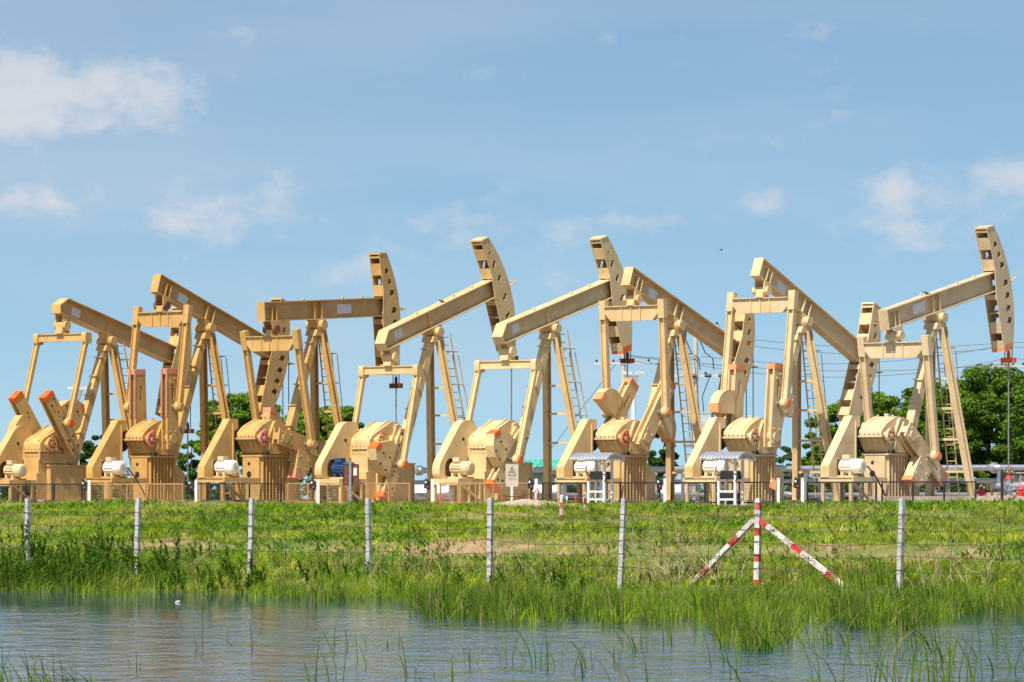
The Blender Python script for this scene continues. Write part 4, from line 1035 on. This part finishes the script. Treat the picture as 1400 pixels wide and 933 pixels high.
# broad leaved ground creepers: small tufts of wider leaves
x, y, u, d = in_view(150000, 68, 106.5, -100, -28)
k = RNG.random(len(x)) < np.clip((fbm(u, d, 2.6, 61)-.50)*5, 0, 1)
x, y, u, d = x[k], y[k], u[k], d[k]; n = len(x); z = ground_z(x, y)
col = lerpc((.05,.14,.012), (.20,.38,.028), RNG.random(n))
tag(link('creeper', blades('creeper', np.stack([x,y,z],-1), RNG.uniform(.09,.25,n), RNG.uniform(.035,.075,n), RNG.uniform(0,6.28,n), RNG.uniform(.5,1.3,n), col, M['grass'])), 'low broad leaved creepers in patches on the bank', 'creeper', kind='stuff')
# reeds and tall grass along the water
EDGE = np.array([(-200,812),(0,810),(120,816),(250,812),(330,818),(420,820),(470,826),(560,824),(575,846),(640,854),(720,858),(800,852),(850,862),(905,856),(940,850),(975,858),
                 (990,886),(1040,894),(1078,888),(1092,860),(1110,854),(1150,860),(1200,870),(1265,868),(1290,852),(1340,850),(1400,848),(1600,846)], float)
x, y, u, d = in_view(84000, 39, 73, -82, -18)
# how far each root lies behind the outer line of the reed bed, in metres
Ye = F*(CAMZ-WATER)/(np.interp(700 + F*x/y, EDGE[:,0], EDGE[:,1])-682)
lim = (y-Ye)*CP + (fbm(u, d, 1.2, 71)-.5)*2.4
dens = np.clip((lim+.4)/4.5, 0, 1)**1.15*np.clip((fbm(u, d, 1.5, 77)-.30)*3.2, .06, 1)*np.where(d > 67.5, .45, 1.0)
k = RNG.random(len(x)) < dens*.50
u, d = u[k], d[k]; nt = len(u)
big = fbm(u, d, 2.6, 81)
hg = RNG.uniform(.36, .80, nt)*(.55 + .9*big)*np.where(d > 66.5, .8, 1.0)
bl = np.clip((-57-u)/8, 0, 1)*np.clip((d-64)/2, 0, 1); hg *= 1 + .35*bl
t_ = np.clip(RNG.random(nt)**1.5*.85 + (fbm(u,d,1.8,85)-.4)*1.2, 0, 1); ct = lerpc((.035,.11,.012), (.36,.52,.028), t_)
x, y, h, yw, idx, uu, dd = tufts(u, d, 13, RNG.uniform(.05, .20, nt), hg); n = len(x)
z = np.maximum(ground_z(x, y), WATER-.10)
col = ct[idx]*RNG.uniform(.7, 1.25, n)[:,None]; dr = (RNG.random(n) < .15)[:,None]; col = np.where(dr, np.array([[.46,.37,.15]])*RNG.uniform(.45,1.1,n)[:,None], col)
lean = RNG.gamma(1.5, .20, n) + (RNG.random(n) < .10)*RNG.uniform(.3, .9, n)
yw = np.where(RNG.random(n) < .35, math.pi + RNG.normal(0, .6, n), yw)
tag(link('reeds', blades('reeds', np.stack([x,y,z],-1), h, RNG.uniform(.009,.022,n), yw, lean, col, M['grass'], .8, 3)), 'tall green reeds standing along the water edge', 'reeds', kind='stuff')
# scattered and foreground reeds in open water: clumps given by where they root
def water_pt(px, py):
    Y = F*(CAMZ-WATER)/(py-682); return ((px-700)/F*Y, Y)
CL = [(505,905,.42,26,5),(470,935,.6,30,6),(560,930,.5,26,6),(610,945,.55,40,8),(640,910,.30,20,5),(690,910,.5,12,4),(735,905,.55,46,12),(760,915,.42,30,8),(805,912,.5,12,8),(870,890,.5,26,14),(915,880,.35,18,6),(955,870,.5,14,6),
      (1010,925,.6,10,4),(1120,940,.6,30,5),(1195,945,.75,30,12),(1235,950,.7,40,14),(1280,945,.75,36,16),(1330,940,.6,50,16),(1390,915,.5,40,12),(1210,905,.5,60,14),(1300,900,.5,60,14),(1370,880,.5,60,16),
      (40,948,.42,80,46),(80,945,.34,40,18),(5,945,.5,16,14),(125,940,.25,14,5),(165,905,.34,4,1),(188,907,.2,12,4),(205,905,.2,8,2),(275,885,.55,3,1),(312,885,.42,3,1),(322,888,.25,2,1),
      (850,945,.5,16,4),(890,950,.4,10,4),(420,945,.6,12,5),(1060,882,.5,60,30),(1010,882,.5,40,24),(1130,878,.5,50,26),(1190,884,.5,60,36),(1250,884,.5,50,30),(1000,905,.4,30,6)]
pp = []; hh_ = []
for px, py, hgt, sp, cnt in CL:
    for _ in range(cnt):
        a, b = px + random.gauss(0, sp*.5), py + random.gauss(0, 4.5)
        b = max(860, b); X, Y = water_pt(a, b); pp.append((X, Y, WATER-.1)); hh_.append(hgt*random.uniform(.5, 1.15)+.1)
pp = np.array(pp); n = len(pp)
col = lerpc((.05,.12,.012), (.19,.29,.03), RNG.random(n)); dr = (RNG.random(n) < .10)[:,None]; col = np.where(dr, np.array([[.36,.28,.12]]), col)
tag(link('water_reeds', blades('water_reeds', pp, np.array(hh_), RNG.uniform(.010,.022,n), np.where(RNG.random(n) < .7, math.pi, 0)+RNG.normal(0,.6,n), RNG.gamma(1.8,.2,n), col, M['grass'], .7, 4)), 'thin reeds scattered in the open water in the foreground', 'reeds', kind='stuff')
# dry stubs
pp = []; 
for px, py in [(345,884),(457,882),(475,884),(502,884),(520,882),(530,884),(545,882),(553,884),(484,882),(840,910),(846,911),(270,888)]:
    X, Y = water_pt(px, py); pp.append((X, Y, WATER-.05))
pp = np.array(pp); n = len(pp); col = lerpc((.30,.20,.10), (.52,.42,.24), RNG.random(n))
tag(link('dry_stubs', blades('dry_stubs', pp, RNG.uniform(.12,.42,n), RNG.uniform(.02,.04,n), RNG.uniform(0,6.28,n), RNG.uniform(.05,.35,n), col, M['grass'], .3, 3)), 'dry brown reed stubs in the open water', 'reeds', kind='stuff')
# tall leafy weeds at the left and a few along the fence
def weeds(spots):
    pos = []; yaw = []; hh = []; ww = []; ln = []; cc = []
    for px, d_, H_, spread, cnt in spots:
        b = row_pt(px, d_)
        for s in range(cnt):
            bx, by = b.x + random.gauss(0, spread), b.y + random.gauss(0, spread); bz = float(ground_z(bx, by))
            ht = H_*random.uniform(.55, 1.1); lx, ly = random.gauss(0, .18), random.gauss(0, .18); nl = int(16 + ht*26); shade = random.uniform(.6, 1.15)
            for k in range(nl):
                q = (k+.5)/nl; pos.append((bx + lx*q*ht, by + ly*q*ht, bz + ht*q)); yaw.append(random.uniform(0, 6.28))
                hh.append(random.uniform(.10,.20)*(1.25-.6*q)); ww.append(random.uniform(.025,.05)); ln.append(random.uniform(.6,1.6))
                g = shade*random.uniform(.7, 1.2); cc.append((.10*g, .20*g, .018*g))
    return blades('tall_weeds', np.array(pos), np.array(hh), np.array(ww), np.array(yaw), np.array(ln), np.array(cc), M['grass'], .4, 3)
tag(link('tall_weeds', weeds([(38,68.6,1.15,.22,16),(55,68,.8,.4,18),(105,69.5,.8,.4,26),(120,67.5,.85,.4,26),(150,69,1.0,.25,16),(165,68,.6,.6,22),(20,67,.7,.5,30),(200,68,.55,.4,16),(235,70.5,.8,.12,5),(85,67,.6,.5,22),(280,67.5,.42,.5,18),(330,67,.4,.5,14),
    (760,68.5,.5,.35,12),(700,67.5,.4,.5,12),(600,67.5,.36,.6,12),(450,68,.36,.6,12),(270,73,.5,.3,6),(930,70,.4,.4,8)])), 'dark leafy weeds growing up round the left fence posts', 'weeds', kind='stuff')
# yellow flowers
pos = []
for px, d_ in ((1270,74),(1276,73.6),(1320,73),(1325,73.5),(1368,70),(1373,70.3),(590,83),(596,82),(40,69),(1303,66),(790,62),(1345,71),(1220,73.8)):
    for k in range(5):
        b = row_pt(px+random.uniform(-4,4), d_+random.uniform(-.3,.3)); pos.append((b.x, b.y, float(ground_z(b.x,b.y))+.16))
pos = np.array(pos); n = len(pos)
tag(link('yellow_flowers', blades('yellow_flowers', pos, np.full(n,.05), np.full(n,.05), RNG.uniform(0,6.28,n), np.full(n,1.0), np.tile([[.80,.62,.02]],(n,1)), M['grass'])), 'tiny yellow flowers in the grass of the bank', 'flowers', kind='stuff')

# ------------------------------------------------------------------ barbed wire fence
FD = 69.0
fence = thing('barbed_wire_fence', 'barbed wire fence of weathered concrete posts between the pond and the bank', 'fence', slope_pt(700, FD))
FP = [37,186,342,505,669,847,1229,1428]; LEAN = [(.01,.02),(.025,0),(.02,.03),(-.012,.03),(.012,.02),(.04,0),(.03,0),(0,0)]
def post_obj(px, mat, parent, lean=(0,0), w=.086):
    p = row_pt(px, FD); gz = float(ground_z(p.x, p.y)); L = (CAMZ+.01) - gz + .35
    m = MB(); nseg = 9; vs = []
    for k in range(nseg+1):
        zz_ = L*k/nseg; ww = w/2*(1 + random.uniform(-.05,.05))
        for i, j in ((-1,-1),(1,-1),(1,1),(-1,1)): vs.append((i*ww+random.uniform(-.004,.004), j*ww+random.uniform(-.004,.004), zz_))
    fs = [(3,2,1,0), tuple(range(nseg*4, nseg*4+4))]
    for k in range(nseg):
        for i in range(4): a = k*4+i; b = k*4+(i+1) % 4; fs.append((a, b, b+4, a+4))
    m.add(vs, fs); o = m.build('post', mat, None)
    Mw = Matrix.Translation((p.x, p.y, gz-.35)) @ Matrix.Rotation(lean[0], 4, 'Y') @ Matrix.Rotation(lean[1], 4, 'X') @ Matrix.Rotation(ROWZ + random.uniform(-.15,.15), 4, 'Z')
    if parent: o.parent = parent; o.matrix_local = Matrix.Translation(-Vector(parent.location)) @ Mw
    else: o.matrix_local = Mw
    tie = MB()
    for k in range(5):
        zz_ = L - .30 - k*.245
        tie.tube([(w*.56*a, w*.56*b, zz_ + random.uniform(-.01,.01)) for a, b in ((-1,-1),(1,-1),(1,1),(-1,1),(-1,-1))], .004, 4)
    tag(tie.build('wire_tie', M['rust'], o), kind='stuff')
    return p, gz
for px, ln in zip(FP, LEAN): post_obj(px, M['post'], fence, ln)
allp = sorted(FP + [1035, -115, 1640])
f0 = Vector(fence.location)
for k in range(5):
    m = MB()
    zt0 = CAMZ - .29 - k*.245
    for a, b in zip(allp, allp[1:]):
        A0, B0 = row_pt(a, FD-.07, zt0 + random.uniform(-.02,.02)) - f0, row_pt(b, FD-.07, zt0 + random.uniform(-.02,.02)) - f0
        pts = [p + Vector((0,0,random.uniform(-.012,.012))) for p in sag(A0, B0, random.uniform(.02,.07), 12)]; m.tube(pts, .0046, 4)
        nb = int((B0-A0).length/.22)
        for j in range(nb):
            c = A0.lerp(B0, (j+.5)/nb) - Vector((0,0,.14*((j+.5)/nb)*(1-(j+.5)/nb))); v = Vector((random.uniform(-.5,.5), random.uniform(-.5,.5), 1)).normalized()*.032
            m.tube([c-v, c+v], .0045, 3)
    m.build('barbed_wire', M['wire'], fence)
for a, b in zip(allp, allp[1:]):
    for q in (.33, .66):
        A0 = row_pt(a+(b-a)*(q+random.uniform(-.04,.04)), FD-.07, 0) - f0
        MB().tube([Vector((A0.x+random.uniform(-.02,.02), A0.y, CAMZ-.27-.25*k-f0.z)) for k in range(5)], .005, 4).build('wire_stay', M['wire'], fence)
# braced red and white post
bp = thing('braced_post', 'red and white striped fence post propped by two slanting braces', 'fence post', row_pt(1035, FD, float(ground_z(*row_pt(1035, FD)[:2]))))
post_obj(1035, M['stripe'], bp, (.01,.01), .10)
along = Vector((CP, -SP, 0)); b0 = Vector(bp.location)
for s, L in ((-1, 1.50), (1, 1.98)):
    topb = Vector((0,-.02,CAMZ-.40-b0.z)) + along*(s*.075); f_ = along*(s*L); fw_ = b0 + f_; f_.z = float(ground_z(fw_.x, fw_.y)) - b0.z - .05
    ln = (topb - f_).length; m = MB(); vs = []; nseg = 8; w = .085
    for k in range(nseg+1):
        for i, j in ((-1,-1),(1,-1),(1,1),(-1,1)): vs.append((i*w/2+random.uniform(-.004,.004), j*w/2+random.uniform(-.004,.004), ln*k/nseg))
    fs = [(3,2,1,0), tuple(range(nseg*4, nseg*4+4))]
    for k in range(nseg):
        for i in range(4): a = k*4+i; b = k*4+(i+1) % 4; fs.append((a, b, b+4, a+4))
    o = m.add(vs, fs).build('brace', M['stripe_brace'], bp)
    o.matrix_local = Matrix.Translation(f_) @ (topb-f_).to_track_quat('Z', 'X').to_matrix().to_4x4()
# dry vines tangled in the wires
vm = MB()
for px, cnt, top in ((610,7,.9),(670,8,1.15),(690,5,1.1),(580,6,.8),(470,6,.7),(240,6,.9),(250,3,.9),(900,12,1.0),(925,16,.95),(950,10,.9),(980,10,1.1),(870,6,1.1),(1000,5,1.2),(740,5,.8),(1255,4,1.0),(1280,7,.9),(1290,6,.8),(1340,5,.9),(1180,3,.6),(530,5,.7)):
    for k in range(cnt):
        b = row_pt(px + random.gauss(0, 16), FD + random.uniform(-.2,.3)); p = Vector((b.x, b.y, float(ground_z(b.x, b.y)))); pts = [p.copy()]
        d = Vector((random.uniform(-.6,.6), random.uniform(-.3,.3), 1))
        for j in range(random.randint(7, 14)):
            d += Vector((random.gauss(0,.40), random.gauss(0,.2), random.gauss(.16,.3))); d.normalize(); p = p + d*top*.105; p.z = max(p.z, b.z - 1.5); pts.append(p.copy())
        vm.tube(pts, random.uniform(.006,.012), 4, .003)
dvm = plain('dry_vine_bark', (.40, .31, .18), .9, 0, .4, 2)
tag(vm.build('dry_vines', dvm), 'dry brown vines tangled in the fence wires', 'vines', kind='stuff')

# ------------------------------------------------------------------ trees
def leaves_mesh(name, C, rad, per, size, dark, light, seed, flat=.7):
    g = np.random.default_rng(seed); C = np.asarray(C); n = len(C)*per
    idx = np.repeat(np.arange(len(C)), per)
    v = g.normal(size=(n,3)); v /= np.linalg.norm(v, axis=1)[:,None]; r = g.random(n)**.45
    P = C[idx] + v*(r*np.asarray(rad)[idx])[:,None]*np.array([1,1,flat])
    nrm_ = v*.6 + g.normal(size=(n,3))*.6 + np.array([0,0,.7]); nrm_ /= np.linalg.norm(nrm_, axis=1)[:,None]
    a = np.cross(nrm_, g.normal(size=(n,3))); a /= np.linalg.norm(a, axis=1)[:,None]; b = np.cross(nrm_, a)
    s = size*g.uniform(.55, 1.25, n)[:,None]
    co = np.stack([P-a*s, P-b*s*.45, P+a*s, P+b*s*.45], 1).reshape(-1,3)
    Q = np.arange(n*4).reshape(n,4)
    tcl = np.clip(g.random(len(C))[idx]*.55 + g.random(n)*.45, 0, 1); col = lerpc(dark, light, tcl)
    return mesh_np(name, co, Q, np.zeros((0,3), int), np.repeat(col, 4, 0), M['leaf'])
def tree(px, Y, topy, wpx, label, dark, light, seed, crown_base=.28, nclump=90, per=170, size=.17, spread=1.0, name='tree', lay=1.0):
    rs = random.Random(seed); hgt = CAMZ + (682-topy)/F*Y; wid = wpx/F*Y/2
    t = thing(name, label, 'tree', img_pt(px, Y, -.05), rs.uniform(0, 6.28), 'trees behind the wells')
    z0 = hgt*crown_base; tr = MB()
    th = hgt*.55; pts = [Vector((0,0,0)), Vector((rs.uniform(-.1,.1),rs.uniform(-.1,.1),th*.4)), Vector((rs.uniform(-.3,.3),rs.uniform(-.3,.3),th))]
    tr.tube(pts, hgt*.035, 9, hgt*.015).build('trunk', M['bark'], t, 60)
    C = []; rad = []
    for k in range(nclump):
        for _ in range(40):
            q = Vector((rs.uniform(-1,1), rs.uniform(-1,1), rs.uniform(-1,1)))
            w4 = (abs(math.hypot(q.x, q.y))**3 + abs(q.z)**3)
            if .04 < w4 < 1.0 and q.z > -1 + .5*rs.random(): break
        fz = (q.z+1)/2; zc = z0 + (hgt-z0)*fz*.94
        ww = wid*.88
        C.append((q.x*ww, q.y*ww, zc)); rad.append(rs.uniform(.10,.19)*(wid+hgt*.4)*.62*spread)
    for k in range(7):
        c = C[rs.randrange(len(C))]; s0 = th*rs.uniform(.3,.9)
        tr2 = MB().tube([(0,0,s0), (c[0]*.45, c[1]*.45, s0+(c[2]-s0)*.6), (c[0]*.9, c[1]*.9, c[2]*.97)], hgt*.014, 6, hgt*.004)
        tr2.build('limb', M['bark'], t, 60)
    link('crown', leaves_mesh('crown', C, rad, int(per*1.9), size*.74, dark, light, seed, .62*lay), t)
    return t
DK, LT_ = (.028,.075,.010), (.15,.26,.020)
BR0, BR1 = (.05,.125,.010), (.21,.34,.020)
tree(1352, 252, 494, 190, 'tallest dense green tree at the right edge', DK, LT_, 1, .04, 190, 190, .16)
tree(1430, 246, 508, 150, 'dense green tree cut by the right edge of the photo', DK, LT_, 2, .04, 120, 170, .16)
tree(1290, 262, 508, 130, 'green tree just left of the tallest one', BR0, BR1, 3, .06, 120, 160, .16)
tree(1228, 258, 524, 140, 'bright green tree behind the rightmost belt guard', BR0, BR1, 4, .08, 120, 160, .16)
tree(1162, 262, 540, 130, 'light green tree behind the second pump jack from the right', BR0, BR1, 5, .12, 100, 150, .16)
tree(1078, 330, 604, 46, 'small distant tree between the two right pump jacks', (.06,.10,.05), (.14,.20,.08), 6, .1, 40, 110, .18)
tree(900, 246, 578, 56, 'small dark tree between the sixth and seventh pump jacks', DK, (.07,.13,.014), 7, .22, 40, 150, .14)
tree(336, 265, 534, 140, 'feathery green tree behind the third pump jack from the left', BR0, BR1, 8, .26, 150, 170, .16, 1.15, 'tree', .7)
tree(440, 262, 548, 130, 'feathery green tree right of the third pump jack from the left', BR0, BR1, 9, .22, 140, 170, .16, 1.15, 'tree', .7)
tree(124, 275, 584, 56, 'dark tree behind the far left pump jack', DK, (.06,.10,.02), 10, .1, 44, 140, .15)
tree(60, 300, 604, 66, 'low dark tree left of the far left gearbox', DK, (.06,.10,.02), 12, .1, 44, 130, .16)
tree(262, 290, 598, 60, 'low tree between the second and third pump jacks', DK, LT_, 13, .1, 44, 130, .16)
tree(1120, 275, 596, 60, 'low green tree left of the rightmost belt guard', BR0, LT_, 14, .08, 44, 140, .16)
# far hedgerow
g = np.random.default_rng(5); C = []; rad = []
for k in range(900):
    X = g.uniform(-90, 90); Y = g.uniform(520, 560); hh = 2.0 + 1.2*math.sin(X*.21) + g.uniform(-.6, 1.0)
    C.append((X, Y, g.uniform(.2, max(.6, hh)))); rad.append(g.uniform(.8, 1.6))
tag(link('hedgerow', leaves_mesh('hedgerow', C, rad, 46, .34, (.03,.065,.02), (.10,.16,.04), 3, .8)), 'far low line of bushes on the horizon', 'bushes', kind='stuff')
# low shrubs along the back of the pad at the right
for k, (px, Y, topy, w, lab) in enumerate(((1152,232,648,44,'low green shrub left of the rightmost gear pedestal'), (1320,240,632,80,'dark green shrub behind the rightmost post leg'), (1240,244,636,80,'dark green shrub behind the rightmost gear pedestal'), (1398,238,640,50,'yellowish shrub behind the pipes at the right edge'))):
    s = tree(px, Y, topy, w, lab, BR0 if k in (0, 3) else DK, (.26,.30,.03) if k == 3 else LT_, 30+k, .02, 36, 110, .12, 1.2, 'shrub'); s['category'] = 'shrub'; s['group'] = 'shrubs behind the pipes'

# ------------------------------------------------------------------ birds, bottle
def bird(name, loc, label, s=1.0, fly=False, rz=0):
    m = MB(); segs = [(-.13,.012),(-.09,.035),(-.02,.05),(.05,.043),(.09,.03),(.12,.033),(.15,.018),(.18,.004)]; n = 8; vs = []
    for i, (x_, r_) in enumerate(segs):
        zz_ = .05*max(0, x_/.15) if not fly else 0
        for k in range(n): vs.append((x_, r_*math.cos(2*math.pi*k/n), zz_*1.2 + r_*math.sin(2*math.pi*k/n)))
    fs = [(i*n+k, (i+1)*n+k, (i+1)*n+(k+1) % n, i*n+(k+1) % n) for i in range(len(segs)-1) for k in range(n)]
    m.add(vs, fs); m.prism([(-.24,-.012),(-.10,-.01),(-.10,.01),(-.24,.004)], -.025, .025)
    if fly:
        for sd_ in (-1, 1): m.add([(.05,sd_*.03,.02),(-.05,sd_*.03,.02),(-.04,sd_*.18,.10),(.04,sd_*.20,.11),(-.06,sd_*.36,.05),(-.02,sd_*.36,.055)], [(0,1,2,3),(3,2,4,5)])
    o = m.build(name, M['bird'], None, 60); o.location = loc; o.scale = (s,)*3; o.rotation_euler = (0,0,rz); return tag(o, label, 'bird')
bird('bird', img_pt(986, 150, CAMZ + (682-342)/F*150), 'tiny dark bird flying in the sky above the sixth beam', .36, True, .6)
for u_, xx, lab in ((3, .9, 'small bird perched on the beam of the blue-motor pump jack'), (7, -.5, 'small bird perched on the rightmost beam')):
    w = BEAMS[u_][0].matrix_basis @ (BEAMS[u_][1] @ Vector((xx, -.05, 1.05))); bird('bird', w, lab, .95, False, 2.4)
X, Y = water_pt(243, 824); t = thing('plastic_bottle', 'small pale bottle floating in the water at the left', 'bottle', (X, Y, WATER), .9); t.scale = (.45,)*3
MB().cyl((-.10,0,.015),(.08,0,.03),.045,n=12).cyl((.08,0,.03),(.14,0,.04),.045,.018,n=12).build('body', M['plate'], t, 40); MB().cyl((.14,0,.04),(.17,0,.042),.02,n=8).build('cap', M['motor_blue'], t)
